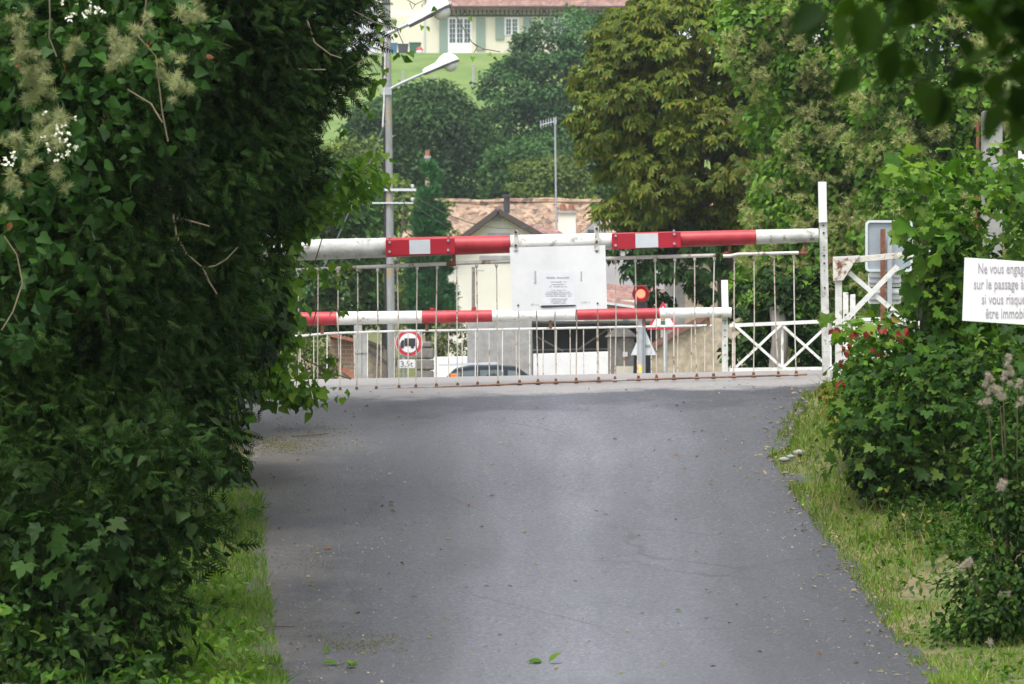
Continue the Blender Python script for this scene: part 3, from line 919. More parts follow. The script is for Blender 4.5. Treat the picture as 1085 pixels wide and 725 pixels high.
DW = 33.0; sw = DW / F
ws = empty('warning_sign', (P(1112, 0, DW)[0], DW, float(gz(P(1112, 0, DW)[0], DW)))); tag(ws, 'white warning panel lettered in French at the right edge among the leaves', 'sign')
m_ = MB(); m_.prism([(P(x, y, DW)[0], P(x, y, DW)[2]) for x, y in ((1022, 273), (1128, 280), (1126, 347), (1019.5, 340))], DW, DW + .006); wp = m_.build('panel', M['white_clean'], ws, .002)
for ln, x, y, wd_ in (('Ne vous engagez pas', 1036, 289.5, 68), ('sur le passage à niveau', 1031.5, 306, 77), ("si vous risquez d'y", 1040, 322, 62), ('être immobilisé', 1044, 337, 52)):
    o = text('lettering', ln, 15.5 * sw, (0, 0, 0), M['ink'], None, 'LEFT', .001, 1)
    xs_ = [v.co.x for v in o.data.vertices]; k = wd_ * sw / (max(xs_) - min(xs_))
    o.data.transform(__import__('mathutils').Matrix.Diagonal((k, 1, 1, 1)))
    o.data.transform(__import__('mathutils').Matrix.Translation(Vector(P(x, y, DW)) + Vector((0, -.003, 0)) - world_origin(ws))); o.parent = ws
m_ = MB(); m_.tube([(P(1112, 0, DW)[0], DW + .04, float(gz(P(1112, 0, DW)[0], DW)) - .1), P(1112, 290, DW) + np.array([0, .04, 0])], .028, 10); m_.build('post', M['rust'], ws)

pw = empty('plate_post', P(1050, 420, 40.5)); tag(pw, 'weathered grey post with a rusty rod and white plate behind the maple leaves', 'post')
m_ = MB(); BARP(m_, 1050, 440, 1051, 118, 21, 40.5, .16); m_.build('post', M['concrete'], pw, .01)
m_ = MB(); m_.tube([P(1035, 440, 40.3), P(1035.5, 300, 40.3), P(1036, 130, 40.3)], .014, 7); m_.build('rod', M['rust'], pw)
m_ = MB(); m_.box(P(1079, 192, 40.35), P(1140, 160, 40.37)); m_.build('plate', M['white_clean'], pw)
m_ = MB(); BARP(m_, 1040, 176, 1085, 176, 3, 40.39, .02); m_.build('bracket', M['galva'], pw)

# ------------------------------------------------------------------ signals and signs beyond the far barrier
d = 66.0
sg = empty('crossing_signal', P(679, 443, d)); tag(sg, 'level crossing light signal showing a bright red lens beyond the far barrier', 'traffic light')
m_ = MB(); m_.box(P(672.5, 335, d), P(686, 302, d) + np.array([0, .16, 0])); m_.build('housing', M['dark_metal'], sg, .01)
c = P(679, 311.5, d)
m_ = MB(); m_.disc(c + np.array([0, -.004, 0]), 9.2 * d / F, .012, 24); m_.build('backing_disc', M['red_glow_hood'], sg)
m_ = MB()
for k in range(13):
    a0 = math.radians(-20 + 220 * k / 13); a1 = math.radians(-20 + 220 * (k + 1) / 13); r = 7.4 * d / F
    p0 = c + np.array([r * math.cos(a0), -.016, r * math.sin(a0)]); p1 = c + np.array([r * math.cos(a1), -.016, r * math.sin(a1)])
    q0, q1 = p0 + np.array([0, -.1, 0]), p1 + np.array([0, -.1, 0]); e = np.array([0, 0, .008])
    m_.add([p0, p1, q1, q0, p0 + e, p1 + e, q1 + e, q0 + e], [(0, 1, 2, 3), (7, 6, 5, 4), (0, 3, 7, 4), (1, 5, 6, 2), (3, 2, 6, 7), (0, 4, 5, 1)])
m_.build('hood', M['red_glow_hood'], sg)
m_ = MB(); m_.disc(c + np.array([0, -.018, 0]), 4.6 * d / F, .012, 20); m_.build('lens', M['red_on'], sg)
m_ = MB(); m_.disc(P(679, 326, d) + np.array([0, -.004, 0]), 4.8 * d / F, .012, 20); m_.build('lens', M['black'], sg)
m_ = MB(); m_.tube([P(679, 445, d + .1), P(679, 334, d + .1)], .04, 10); m_.build('post', M['galva'], sg)
c = P(677.5, 391, d - .08); m_ = MB(); m_.tube([c + np.array([0, 0, -.045]), c + np.array([0, 0, .02]), c + np.array([0, 0, .05])], [.028, .026, .01], 10); am = m_.build('amber_lamp', M['amber_on'], sg)

def tri(cx, y0, y1, hw, d): return [(P(cx, y0, d)[0], P(cx, y0, d)[2]), (P(cx + hw, y1, d)[0], P(cx + hw, y1, d)[2]), (P(cx - hw, y1, d)[0], P(cx - hw, y1, d)[2])]
d = 84.0
t1 = empty('triangular_sign', P(682, 458, d)); tag(t1, 'pale grey back of a triangular sign on a grey post under the red signal', 'sign', 'triangular road signs')
m_ = MB(); m_.prism(tri(682, 346, 376.5, 13.5, d), d, d + .02); m_.build('plate', M['film'], t1, .004)
m_ = MB(); BARP(m_, 682, 365, 682, 366.5, 14, d, .02, -.012); BARP(m_, 682.1, 352, 682.1, 352.1, 1, d, .02, -.012); m_.build('clamp', M['galva'], t1)
m_ = MB(); m_.tube([P(682, 460, d - .05), P(682, 347, d - .05)], .032, 10); m_.build('post', M['galva'], t1)
d = 92.0
t2 = empty('triangular_sign', P(704.5, 455, d)); tag(t2, 'red bordered triangular warning sign with traffic light symbol right of the red signal', 'sign', 'triangular road signs')
m_ = MB(); m_.prism(tri(702.5, 319.5, 349.5, 17.5, d), d, d + .02); m_.build('border', M['sign_red'], t2, .004)
m_ = MB(); m_.prism(tri(702.5, 324.5, 347, 13.2, d), d - .006, d - .001); fc = m_.build('face', M['white_clean'], t2)
for k, (yy, mm) in enumerate(((332.5, 'sign_red'), (337, 'amber'), (342, 'bin_green'))):
    m_ = MB(); m_.box(P(700.2, yy - 2.1, d - .012), P(704.8, yy + 2.1, d - .0065)); m_.build('light_symbol', M[mm], fc)
m_ = MB(); m_.tube([P(705, 457, d + .06), P(705, 322, d + .06)], 2.3 * d / F, 10); m_.build('post', M['galva'], t2)

d = 110.0; sc = d / F
ls = empty('lorry_ban_sign', P(433, 470, d)); tag(ls, 'round red rimmed sign with a black lorry above a small weight plate', 'sign')
c = P(433.5, 363.5, d)
m_ = MB(); m_.disc(c, 14.6 * sc, .015, 36); m_.build('white_edge', M['film'], ls)
m_ = MB(); m_.disc(c + np.array([0, -.017, 0]), 13.9 * sc, .004, 36); m_.build('red_ring', M['sign_red'], ls)
m_ = MB(); m_.disc(c + np.array([0, -.023, 0]), 10.3 * sc, .004, 36); dk = m_.build('white_disc', M['white_clean'], ls)
m_ = MB()
L = lambda x, y: (P(x, y, d)[0], P(x, y, d)[2])
yk = d - .029
m_.prism([L(428.5, 358.5), L(440.2, 358.5), L(440.2, 367), L(428.5, 367)], yk, yk - .004)
m_.prism([L(424, 367.5), L(424.2, 363.5), L(425.6, 360.6), L(428.2, 360.4), L(428.2, 367.5)], yk, yk - .004)
for xx in (426.3, 437): m_.disc((P(xx, 367.5, d)[0], yk, P(xx, 367.5, d)[2]), 1.9 * sc, .006, 14)
m_.build('lorry_symbol', M['ink_dark'], dk)
m_ = MB(); m_.prism(rrect(421.5, 381, 440, 390, 1.2, d), d - .005, d + .01); sp = m_.build('weight_plate', M['white_clean'], ls)
text('lettering', '3,5t', 8.6 * sc, P(430.8, 388.6, d) + np.array([0, -.007, 0]), M['ink_dark'], sp, 'CENTER', .001)
m_ = MB(); m_.tube([P(427.5, 470, d + .04), P(427.5, 352, d + .04)], 2.0 * sc, 10); m_.build('post', M['galva'], ls)

# ------------------------------------------------------------------ utility pole with street lamp, second lamp, wires
d = 120.0; sc = d / F
up_ = empty('utility_pole', P(412.5, 470, d)); tag(up_, 'tall grey concrete utility pole with two crossarms and a street lamp arm', 'pole')
m_ = MB()
pts = []
for k in range(9):
    t = k / 8; pts.append(P(415 - 7 * t, 470 - 560 * t, d))
m_.tube(pts, [(5.3 - 1.0 * k / 8) * sc for k in range(9)], 12); m_.build('shaft', M['pole_concrete'], up_)
m_ = MB(); m_.tube([P(409.5, 410, d - .1), P(408, 290, d - .1), P(407, 130, d - .1), P(405.5, 60, d - .09)], 1.1 * sc, 7); m_.build('cable_conduit', M['black'], up_)
m_ = MB(); m_.tube([P(405.5, 135, d - .12), P(406.8, 110, d - .12), P(408, 60, d - .12), P(409, 40, d - .12)], 1.0 * sc, 7); m_.build('white_cable', M['white_dirty'], up_)
for y, w_, t_ in ((201.5, (390, 441), 2.6), (215.5, (390, 438), 1.6)):
    m_ = MB(); BARP(m_, w_[0], y, w_[1], y, t_, d, .05, -.12); ca = m_.build('crossarm', M['film'], up_)
    for xx in (393, 437):
        q = MB(); p = P(xx, y - 2, d - .12); q.tube([p, p + np.array([0, 0, .05]), p + np.array([0, 0, .09])], [.02, .045, .03], 8); q.build('insulator', M['lamp_bowl'], ca)


def lamp_head(x0, y0, x1, y1, d, parent, big):
    """cobra-head: slim tail, domed shell, bowl underneath; from tail (x0,y0) to nose (x1,y1)"""
    sc = d / F
    a = P(x0, y0, d); b = P(x1, y1, d); ax = Vector(b - a); L_ = ax.length; ax.normalize(); upv = Vector((0, 1, 0)).cross(ax) * -1
    prof = [(0, .1, .1), (.08, .12, .13), (.38, .13, .15), (.46, .15, .19), (.55, .19, .25), (.7, .22, .29), (.85, .2, .25), (.95, .13, .15), (1.0, .04, .04)]
    n = 14; vs = []; fs = []
    for t, hw, hh in prof:
        p = Vector(a) + ax * (t * L_)
        for k in range(n):
            th = math.pi * k / (n - 1)
            vs.append(p + Vector((0, 1, 0)) * (math.cos(th) * hw * L_) + upv * (math.sin(th) * hh * L_))
    for i in range(len(prof) - 1):
        for k in range(n - 1): fs.append((i * n + k, i * n + k + 1, (i + 1) * n + k + 1, (i + 1) * n + k))
    m_ = MB(); m_.add(vs, fs, True)
    sh = m_.build('shell', M['lamp_white'], parent)
    vs = []; fs = []
    for t, hw, hh in prof:
        p = Vector(a) + ax * (t * L_)
        vs += [p + Vector((0, 1, 0)) * (hw * L_), p - Vector((0, 1, 0)) * (hw * L_), p - Vector((0, 1, 0)) * (hw * L_) - upv * .05 * L_, p + Vector((0, 1, 0)) * (hw * L_) - upv * .05 * L_]
    for i in range(len(prof) - 1):
        for k in range(4): fs.append((i * 4 + k, i * 4 + (k + 1) % 4, (i + 1) * 4 + (k + 1) % 4, (i + 1) * 4 + k))
    m_ = MB(); m_.add(vs, fs); m_.build('underside', M['dark_metal'], parent)
    p = Vector(a) + ax * (L_ * .74) - upv * .06 * L_
    m_ = MB(); m_.ball(p, .19 * L_, 8, .95); m_.build('bowl', M['lamp_bowl'], parent)


la = empty('street_lamp', P(409, 95, d)); tag(la, 'lower white street lamp reaching right from the concrete utility pole', 'street lamp', 'street lamps')
m_ = MB(); m_.tube([P(410, 96, d - .1), P(428, 87, d - .1), P(452, 76.5, d - .1)], .035, 8); m_.build('arm', M['galva'], la)
m_ = MB(); BARP(m_, 405, 97, 415, 97, 8, d, .02, -.12); m_.build('clamp', M['galva'], la)
lamp_head(449, 78, 486, 63, d - .1, la, True)
d2 = 96.0
lb = empty('street_lamp', P(285, 470, d2)); tag(lb, 'upper larger white street lamp on a post hidden by the left hedge', 'street lamp', 'street lamps')
m_ = MB(); m_.tube([P(285, 470, d2), P(285, 250, d2), P(285, 95, d2)], [.09, .08, .06], 10); m_.build('post', M['galva'], lb)
m_ = MB(); m_.tube([P(285, 95, d2), P(340, 69, d2), P(436, 24, d2)], .04, 8); m_.build('arm', M['galva'], lb)
lamp_head(433, 27, 478, 4, d2, lb, True)

def wire(label, pts, d0, d1, sag, r=.012):
    a = P(*pts[0], d0); b = P(*pts[1], d1); L_ = []
    for k in range(15):
        t = k / 14; p = a + (b - a) * t; p[2] -= sag * 4 * t * (1 - t); L_.append(p)
    m_ = MB(); m_.tube(L_, r, 5); o = m_.build('overhead_wire', M['dark_metal']); tag(o, label, 'wire', 'overhead wires')
wire('upper overhead wire running right from the crossarm to the gabled house', ((427, 200), (572, 236)), 119.9, 170, .5)
wire('lower overhead wire running right from the crossarm toward the chimney house', ((434, 214), (640, 226)), 119.9, 178, 1.2)
wire('overhead wire rising left from the pole behind the hedge', ((409, 128), (340, 290)), 119.8, 100, .1, .014)
wire('slack pale cable hanging down from the pole crossarm', ((429, 205), (420, 300)), 119.8, 119, .0, .014)

wp_ = empty('wooden_pole', P(502, 470, 135)); tag(wp_, 'thin brown wooden pole with a small arm before the cream gabled house', 'pole')
m_ = MB(); m_.tube([P(502, 470, 135), P(501.5, 283, 135)], [2.2 * 135 / F, 1.7 * 135 / F], 8); m_.build('shaft', M['bark_pale'], wp_)
m_ = MB(); BARP(m_, 501, 287, 513, 287, 1.2, 135, .03, -.06); m_.build('arm', M['galva'], wp_)

# ------------------------------------------------------------------ buildings beyond the crossing
def rect3(mb, x0, y0, x1, y1, d, dep): mb.box(P(x0, y0, d), P(x1, y1, d) + np.array([0, dep, 0])); return mb


def zpx(y, d): return P(0, y, d)[2]
def xpx(x, d): return P(x, 0, d)[0]


# long old house with mottled tiles (d = 190)
d = 190.0
lh = empty('tiled_house', P(545, 360, d)); tag(lh, 'long old house with a mottled clay tile roof under the hill trees', 'house')
x0, x1 = xpx(425, d), xpx(690, d)
zr, ze = zpx(209, d), zpx(262, d)
m_ = MB(); m_.box((x0 + .3, d + .4, 1), (x1 - .3, d + 8, ze)); m_.build('wall', M['cream_pale'], lh)
m_ = MB()
nr = 26
vs = []; fs = []
for i in range(nr + 1):
    x = x0 + (x1 - x0) * i / nr; w = .02 * math.sin(i * 1.3) + .03 * math.sin(i * .47 + 1)
    vs += [(x, d - .2, ze - .1 + w), (x, d + 4.2, zr + w), (x, d + 8.6, ze - .1 + w), (x, d - .2, ze - .25 + w), (x, d + 8.6, ze - .25 + w)]
for i in range(nr):
    a = i * 5; b = a + 5
    fs += [(a, b, b + 1, a + 1), (a + 1, b + 1, b + 2, a + 2), (a + 3, b + 3, b, a), (a + 2, b + 2, b + 4, a + 4), (a + 4, b + 4, b + 3, a + 3)]
fs += [(0, 1, 2, 4, 3), (nr * 5, nr * 5 + 3, nr * 5 + 4, nr * 5 + 2, nr * 5 + 1)]
m_.add(vs, fs)
rf = m_.build('roof', M['roof_old'], lh)
for i in range(30):
    pass
rg = MB(); rg.tube([(x0 + (x1 - x0) * i / nr, d + 4.2, zr + .03 + .02 * math.sin(i * 1.3) + .03 * math.sin(i * .47 + 1)) for i in range(nr + 1)], .13, 8); rg.build('ridge_tiles', M['roof_old'], rf)
def chimney(px0, px1, y0, y1, d, dep, parent, mat, pots=2, cap=True):
    m_ = MB(); rect3(m_, px0, y0, px1, y1, d, dep); ch = m_.build('chimney', mat, parent, .01)
    if cap:
        m_ = MB(); m_.box(P(px0 - 1, y0 + .2, d) + np.array([0, -.06, 0]), P(px1 + 1, y0 - 2.5, d) + np.array([0, dep + .06, 0])); m_.build('cap', M['concrete'], ch)
    for k in range(pots):
        x = px0 + (px1 - px0) * (k + .5) / pots; p = P(x, y0 - 2, d) + np.array([0, dep / 2, 0])
        m_ = MB(); m_.tube([p, p + np.array([0, 0, .25])], [.1, .085], 10); m_.build('chimney_pot', M['terracotta'], ch)
chimney(450.5, 455.5, 168, 215, d + 4, .3, lh, M['rough_wall'], 1)
# dormer at the right end
m_ = MB(); m_.prism([(xpx(a, d - 2), zpx(b, d - 2)) for a, b in ((621, 262), (621, 243), (633, 231), (645, 243), (645, 262))], d - 2, d + 2.6); dm = m_.build('dormer', M['concrete'], lh)
m_ = MB(); m_.prism([(xpx(a, d - 2), zpx(b, d - 2)) for a, b in ((622.5, 243.5), (629, 243.5), (629, 251), (622.5, 251))], d - 2.04, d - 1.99); m_.build('window', M['glass'], dm)
# tv mast
an = MB(); pm0 = P(588, 212, d - .5); an.tube([P(589.5, 250, d - .5), P(588, 125, d - .5)], .035, 7)
ann = empty('tv_antenna', P(589.5, 250, d - .5)); tag(ann, 'thin mast with a television antenna above the mottled tile roof', 'antenna')
an.build('mast', M['galva'], ann)
m_ = MB(); c = P(583, 131, d - .5); m_.tube([P(572, 133, d - .5), P(590, 128, d - .5)], .02, 6)
for k in range(7):
    p = P(573 + k * 2.7, 132.8 - k * .75, d - .5); m_.tube([p + np.array([0, -.3, -.14 + .03 * (k % 2)]), p + np.array([0, .3, .18])], .012, 5)
m_.build('aerial', M['galva'], ann)

# gabled house in front (d = 165), ridge running back
d = 165.0
gh = empty('gabled_house', P(528, 370, d)); tag(gh, 'cream gabled house with dark bargeboards in front of the mottled tile roof', 'house')
L = lambda x, y: (xpx(x, d), zpx(y, d))
m_ = MB(); m_.prism([L(474, 420), L(474, 262), L(527.5, 226), L(586, 258), L(646, 262), L(646, 420)], d, d + 6); m_.build('wall', M['cream_pale'], gh)
m_ = MB()
for (ax, ay), (bx_, by) in (((470, 266), (527.5, 222.5)), ((527.5, 222.5), (592, 259))):
    a = np.array(L(ax, ay)); b = np.array(L(bx_, by))
    m_.add([(a[0], d - .35, a[1]), (b[0], d - .35, b[1]), (b[0], d + 6.3, b[1]), (a[0], d + 6.3, a[1]), (a[0], d - .35, a[1] - .16), (b[0], d - .35, b[1] - .16), (b[0], d + 6.3, b[1] - .16), (a[0], d + 6.3, a[1] - .16)],
           [(0, 1, 2, 3), (7, 6, 5, 4), (0, 4, 5, 1), (1, 5, 6, 2), (2, 6, 7, 3), (3, 7, 4, 0)])
gr = m_.build('roof', M['roof_brown'], gh)
m_ = MB()
for p, q in (((470, 267), (527.5, 224)), ((527.5, 224), (592, 260.5))): BARP(m_, *p, *q, 5.5, d, .05, -.38)
m_.build('bargeboard', M['timber'], gh)
m_ = MB(); rect3(m_, 517, 247, 540, 254, d - .04, .03); m_.build('gable_beam', M['sign_back'], gh)
m_ = MB(); rect3(m_, 522, 227, 531, 234, d - .05, .03); m_.build('gable_finial', M['sign_back'], gh)
m_ = MB(); rect3(m_, 508, 271, 541, 276, d - .06, .05); m_.build('ledge', M['concrete'], gh)
m_ = MB(); m_.tube([P(537, 226, d + 2), P(537, 207.5, d + 2)], .1, 10); m_.tube([P(537, 209, d + 2), P(537, 206.5, d + 2)], .16, 10); m_.build('metal_flue', M['dark_metal'], gr)
# right wing roof: lower, brown, and the pale chimney
m_ = MB(); a = L(560, 240); b = L(616, 262)
vs = [(xpx(546, d), d + 1.5, zpx(233, d)), (xpx(588, d), d + 1.5, zpx(240, d)), (xpx(622, d), d - .6, zpx(262, d)), (xpx(575, d), d - .6, zpx(262, d))]
m_.add(vs + [(x, y + .1, z - .15) for x, y, z in vs], [(0, 1, 2, 3), (7, 6, 5, 4), (0, 4, 5, 1), (1, 5, 6, 2), (2, 6, 7, 3), (3, 7, 4, 0)])
m_.build('wing_roof', M['roof_brown'], gh)
chimney(591.5, 610, 226, 268, d + 1.5, .6, gh, M['cream_pale'], 2)

# house with grey wall and red striped roof edge right of the notice board (d = 128)
d = 128.0
rh = empty('low_house', P(680, 420, d)); tag(rh, 'low pale house with a brown tile lean-to right of the notice board', 'house')
m_ = MB(); rect3(m_, 640, 255, 722, 420, d + 1.5, 5); m_.build('wall', M['roof_grey'], rh)
m_ = MB(); rect3(m_, 620, 318, 706, 420, d, 1.5); m_.build('lower_wall', M['cream'], rh)
vs = [(xpx(612, d), d - .3, zpx(316, d)), (xpx(712, d), d - .3, zpx(330, d)), (xpx(712, d), d + 1.6, zpx(304, d)), (xpx(612, d), d + 1.6, zpx(294, d))]
m_ = MB(); m_.add(vs + [(x, y, z - .1) for x, y, z in vs], [(0, 1, 2, 3), (7, 6, 5, 4), (0, 4, 5, 1), (1, 5, 6, 2), (2, 6, 7, 3), (3, 7, 4, 0)]); m_.build('lean_to_roof', M['roof_brown'], rh)
m_ = MB()
BARP(m_, 612, 317.5, 712, 331.5, 2.5, d, .06, -.36); m_.build('gutter', M['film'], rh)
m_ = MB(); rect3(m_, 660, 326, 666, 345, d - .04, .03); m_.build('window', M['shutter'], rh)

# dark open shed with trusses, low white wall before it (d = 118)
d = 118.0
sh = empty('open_shed', P(628, 440, d)); tag(sh, 'dark open shed with pale roof struts behind the low white wall', 'shed')
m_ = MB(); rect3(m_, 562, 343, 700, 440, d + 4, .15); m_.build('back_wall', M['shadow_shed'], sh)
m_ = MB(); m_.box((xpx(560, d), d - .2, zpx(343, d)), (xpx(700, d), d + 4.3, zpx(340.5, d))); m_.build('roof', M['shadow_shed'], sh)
for x in (563, 645, 697):
    m_ = MB(); BARP(m_, x, 440, x, 343.2, 2.5, d, .1, .1); m_.build('shed_post', M['block'], sh)
for p, q in (((568, 356), (597, 372)), ((610, 372), (645, 348)), ((648, 350), (690, 372))):
    m_ = MB(); BARP(m_, *p, *q, 1.6, d, .06, .3); m_.build('strut', M['block'], sh)
m_ = MB(); BARP(m_, 562, 370.5, 698, 368.5, 1.4, d, .06, .5); m_.build('tie_beam', M['block'], sh)
gw = MB(); gw.prism([(xpx(a, d - 3), zpx(b, d - 3)) for a, b in ((565, 440), (565, 375), (646, 372.5), (646, 440))], d - 3, d - 2.8)
o = gw.build('low_wall', M['white_board'], None, .01); tag(o, 'low white rendered wall in front of the dark shed', 'wall', 'low white walls')
gw = MB(); gw.prism([(xpx(a, d), zpx(b, d)) for a, b in ((456, 440), (456, 378.5), (496, 377.5), (496, 440))], d, d + .2)
o = gw.build('low_wall', M['white_board'], None, .01); tag(o, 'low white wall left of the concrete panel behind the dark car', 'wall', 'low white walls')
# small stone house-like block at the shed's right with a slate cap
st = empty('stone_pillar', P(660, 440, 100)); tag(st, 'dark stone gate pillar with a sloping cap between the shed and the signal', 'pillar')
m_ = MB(); rect3(m_, 645, 357, 672, 440, 100, .7); m_.build('shaft', M['block'], st, .03)
m_ = MB(); cx0, cx1, cy0, cy1, z0_, z1_ = xpx(641, 100), xpx(676, 100), 99.9, 100.8, zpx(357, 100), zpx(346, 100)
m_.add([(cx0, cy0, z0_), (cx1, cy0, z0_), (cx1, cy1, z0_), (cx0, cy1, z0_), (cx0 * .5 + cx1 * .5 - .1, 100.35, z1_), (cx0 * .5 + cx1 * .5 + .1, 100.35, z1_)], [(3, 2, 1, 0), (0, 1, 5, 4), (2, 3, 4, 5), (1, 2, 5), (3, 0, 4)])
m_.build('cap', M['block'], st)
m_ = MB(); rect3(m_, 660, 373, 665, 378, 99.97, .02); m_.build('number_plate', M['white_clean'], st)
m_ = MB(); rect3(m_, 653, 388, 671, 440, 99.9, .09); m_.build('base_stone', M['cream'], st)

# concrete panel behind the car
d = 113.0
o = rect3(MB(), 495, 336, 563.5, 440, d, .25).build('concrete_wall', M['concrete'], None, .01); tag(o, 'tall plain grey concrete wall panel rising behind the dark car roof', 'wall')

# the car: whole hatchback side-on, only its roof shows over the crest (d = 107)
d = 107.0
cb = float(gz(0, d)); cr = zpx(386.3, d)
car = empty('parked_car', (xpx(512, d), d + .85, cb)); tag(car, 'dark car seen side on behind the crossing with only its roof and windows showing', 'car')
def cs(px): return xpx(px, d)
H = cr - cb
zz = lambda t: cb + H * t
prof = [(cs(425), zz(.2)), (cs(423), zz(.42)), (cs(432), zz(.56)), (cs(458), zz(.64)), (cs(600), zz(.66)), (cs(622), zz(.6)), (cs(626), zz(.4)), (cs(622), zz(.2))]
m_ = MB(); m_.prism(prof, d, d + 1.7); bodyo = m_.build('body', M['car_paint'], car, .05)
prof2 = [(cs(455), zz(.63)), (cs(482), zz(.955)), (cs(498), zz(.995)), (cs(525), zz(1)), (cs(546), zz(.985)), (cs(569), zz(.8)), (cs(600), zz(.66))]
m_ = MB(); m_.prism(prof2, d + .1, d + 1.6); m_.build('cabin', M['car_paint'], car, .03)
for pts in (((462, .66), (482, .9), (488, .91), (488, .66)), ((490.5, .66), (490.5, .915), (505, .93), (505, .66)), ((508.5, .66), (508.5, .93), (534, .935), (534, .66)), ((538, .66), (538, .93), (546, .92), (561, .79), (566, .66))):
    m_ = MB(); m_.prism([(cs(a), zz(b)) for a, b in pts], d + .09, d + .105); m_.build('window', M['car_glass'], car)
m_ = MB(); m_.ball((cs(521), d + .07, zz(.8)), .14, 7, 1.2, 1, .2); m_.build('headrest', M['black'], car)
for yy in (d + .2, d + 1.5):
    m_ = MB(); m_.bar((cs(464), yy, zz(1.0)), (cs(528), yy, zz(1.025)), .03, .03, (0, 0, 1)); m_.build('roof_bar', M['film'], car)
m_ = MB(); m_.box((cs(477), d - .03, zz(.765)), (cs(485), d + .085, zz(.885))); m_.build('indicator_lamp', M['amber'], car, .015)
for px in (455, 592):
    m_ = MB(); c0 = (cs(px), d - .01, zz(.2)); m_.disc((c0[0], d + .18, c0[2]), .3, .2, 24); wl = m_.build('wheel', M['black'], car)
    m_ = MB(); m_.disc((c0[0], d - .025, c0[2]), .19, .01, 16); m_.build('rim', M['galva'], wl)

# rough walls at the right of the signal (d = 97)
d = 97.0
rw = empty('rough_wall', P(735, 440, d)); tag(rw, 'rough ochre rendered wall with a sloping tile coping right of the signal', 'wall')
L = lambda x, y: (xpx(x, d), zpx(y, d))
m_ = MB(); m_.prism([L(690, 440), L(690, 369), L(748, 337), L(790, 337), L(790, 440)], d, d + .4); m_.build('masonry', M['rough_wall'], rw)
m_ = MB(); BARP(m_, 686, 369.5, 748, 335, 6, d, .55, .17); m_.build('coping', M['brown_tile_edge'], rw)
bw = empty('barn', P(745, 440, 106)); tag(bw, 'beige rough walled barn with a grey corner pillar under the chestnut tree', 'barn')
m_ = MB(); rect3(m_, 726, 225, 830, 440, 106, 6); m_.build('wall', M['rough_wall'], bw)
m_ = MB(); rect3(m_, 705, 225, 726, 440, 106.4, .8); m_.build('corner_pillar', M['concrete'], bw)
m_ = MB(); vs = [(xpx(700, 106), 105.5, zpx(228, 106)), (xpx(840, 106), 105.5, zpx(228, 106)), (xpx(840, 106), 109, zpx(180, 106)), (xpx(700, 106), 109, zpx(180, 106))]
m_.add(vs + [(x, y, z - .15) for x, y, z in vs], [(0, 1, 2, 3), (7, 6, 5, 4), (0, 4, 5, 1), (1, 5, 6, 2), (2, 6, 7, 3), (3, 7, 4, 0)]); m_.build('roof', M['roof_brown'], bw)

# ruined brick sheds at the left (d = 100)
d = 100.0
L = lambda x, y: (xpx(x, d), zpx(y, d))
bs = empty('brick_shed', P(360, 440, d + 3)); tag(bs, 'old red brick shed with sloping tile verge left of the concrete posts', 'shed', 'old sheds beyond the crossing')
m_ = MB(); m_.prism([(xpx(a, d + 3), zpx(b, d + 3)) for a, b in ((325, 440), (325, 385), (355, 356), (375, 360), (375, 440))], d + 3, d + 6); m_.build('wall', M['brick'], bs)
m_ = MB(); BARP(m_, 350, 355, 376, 361, 3.5, d + 3, .5, 0); m_.build('coping', M['terracotta'], bs)
fw = empty('rendered_wall', P(350, 440, d)); tag(fw, 'low rendered wall with a sloping red tile coping at the left of the crossing', 'wall')
m_ = MB(); m_.prism([L(318, 440), L(318, 380), L(338, 381), L(376, 402), L(376, 440)], d, d + .35); m_.build('masonry', M['rough_wall'], fw)
m_ = MB(); BARP(m_, 334, 378.5, 362, 390, 5, d, .5, .17); BARP(m_, 362.4, 391, 378, 401, 5.5, d, .46, .17); m_.build('coping', M['terracotta'], fw)
for x, y0, w in ((379.5, 345, 9), (386.8, 352, 6.5)):
    t = empty('concrete_post', P(x, 440, 96)); tag(t, 'square grey concrete post, wider left one before the brick shed' if w > 8 else 'narrower grey concrete post touching the wider one at its right', 'post', 'concrete posts')
    m_ = MB(); BARP(m_, x, 440, x, y0, w - .6, 96, .2); m_.build('shaft', M['concrete'], t, .01)
    m_ = MB(); BARP(m_, x, 374, x, 375.6, w + .4, 96, .21); m_.build('band', M['block'], t)
ps = empty('plank_shed', P(402, 440, d + 8)); tag(ps, 'pale shed wall with a dark sloping verge right of the concrete posts', 'shed', 'old sheds beyond the crossing')
m_ = MB(); m_.prism([(xpx(a, d + 8), zpx(b, d + 8)) for a, b in ((390, 440), (390, 362), (406, 368), (406, 440))], d + 8, d + 11); m_.build('wall', M['rough_wall'], ps)
m_ = MB(); BARP(m_, 388, 361.5, 408, 369, 3.2, d + 8, .4, 0); m_.build('verge', M['timber'], ps); m_ = MB(); BARP(m_, 390, 371, 410, 385.5, 4, d + 8, .3, -.3); m_.build('verge', M['timber'], ps)
bl = empty('block_wall', P(450, 440, d + 12)); tag(bl, 'grey stone block wall right of the lorry sign with a rounded end', 'wall')
for k in range(7):
    y1 = 440 - k * 12; y0 = y1 - 11.2
    m_ = MB(); rect3(m_, 440 + (3 if k == 6 else 0), max(y0, 362), 459.5 - (2 if k == 6 else 0), y1, d + 12 + .02 * (k % 2), .5); m_.build('stone_course', M['block'], bl, .03)

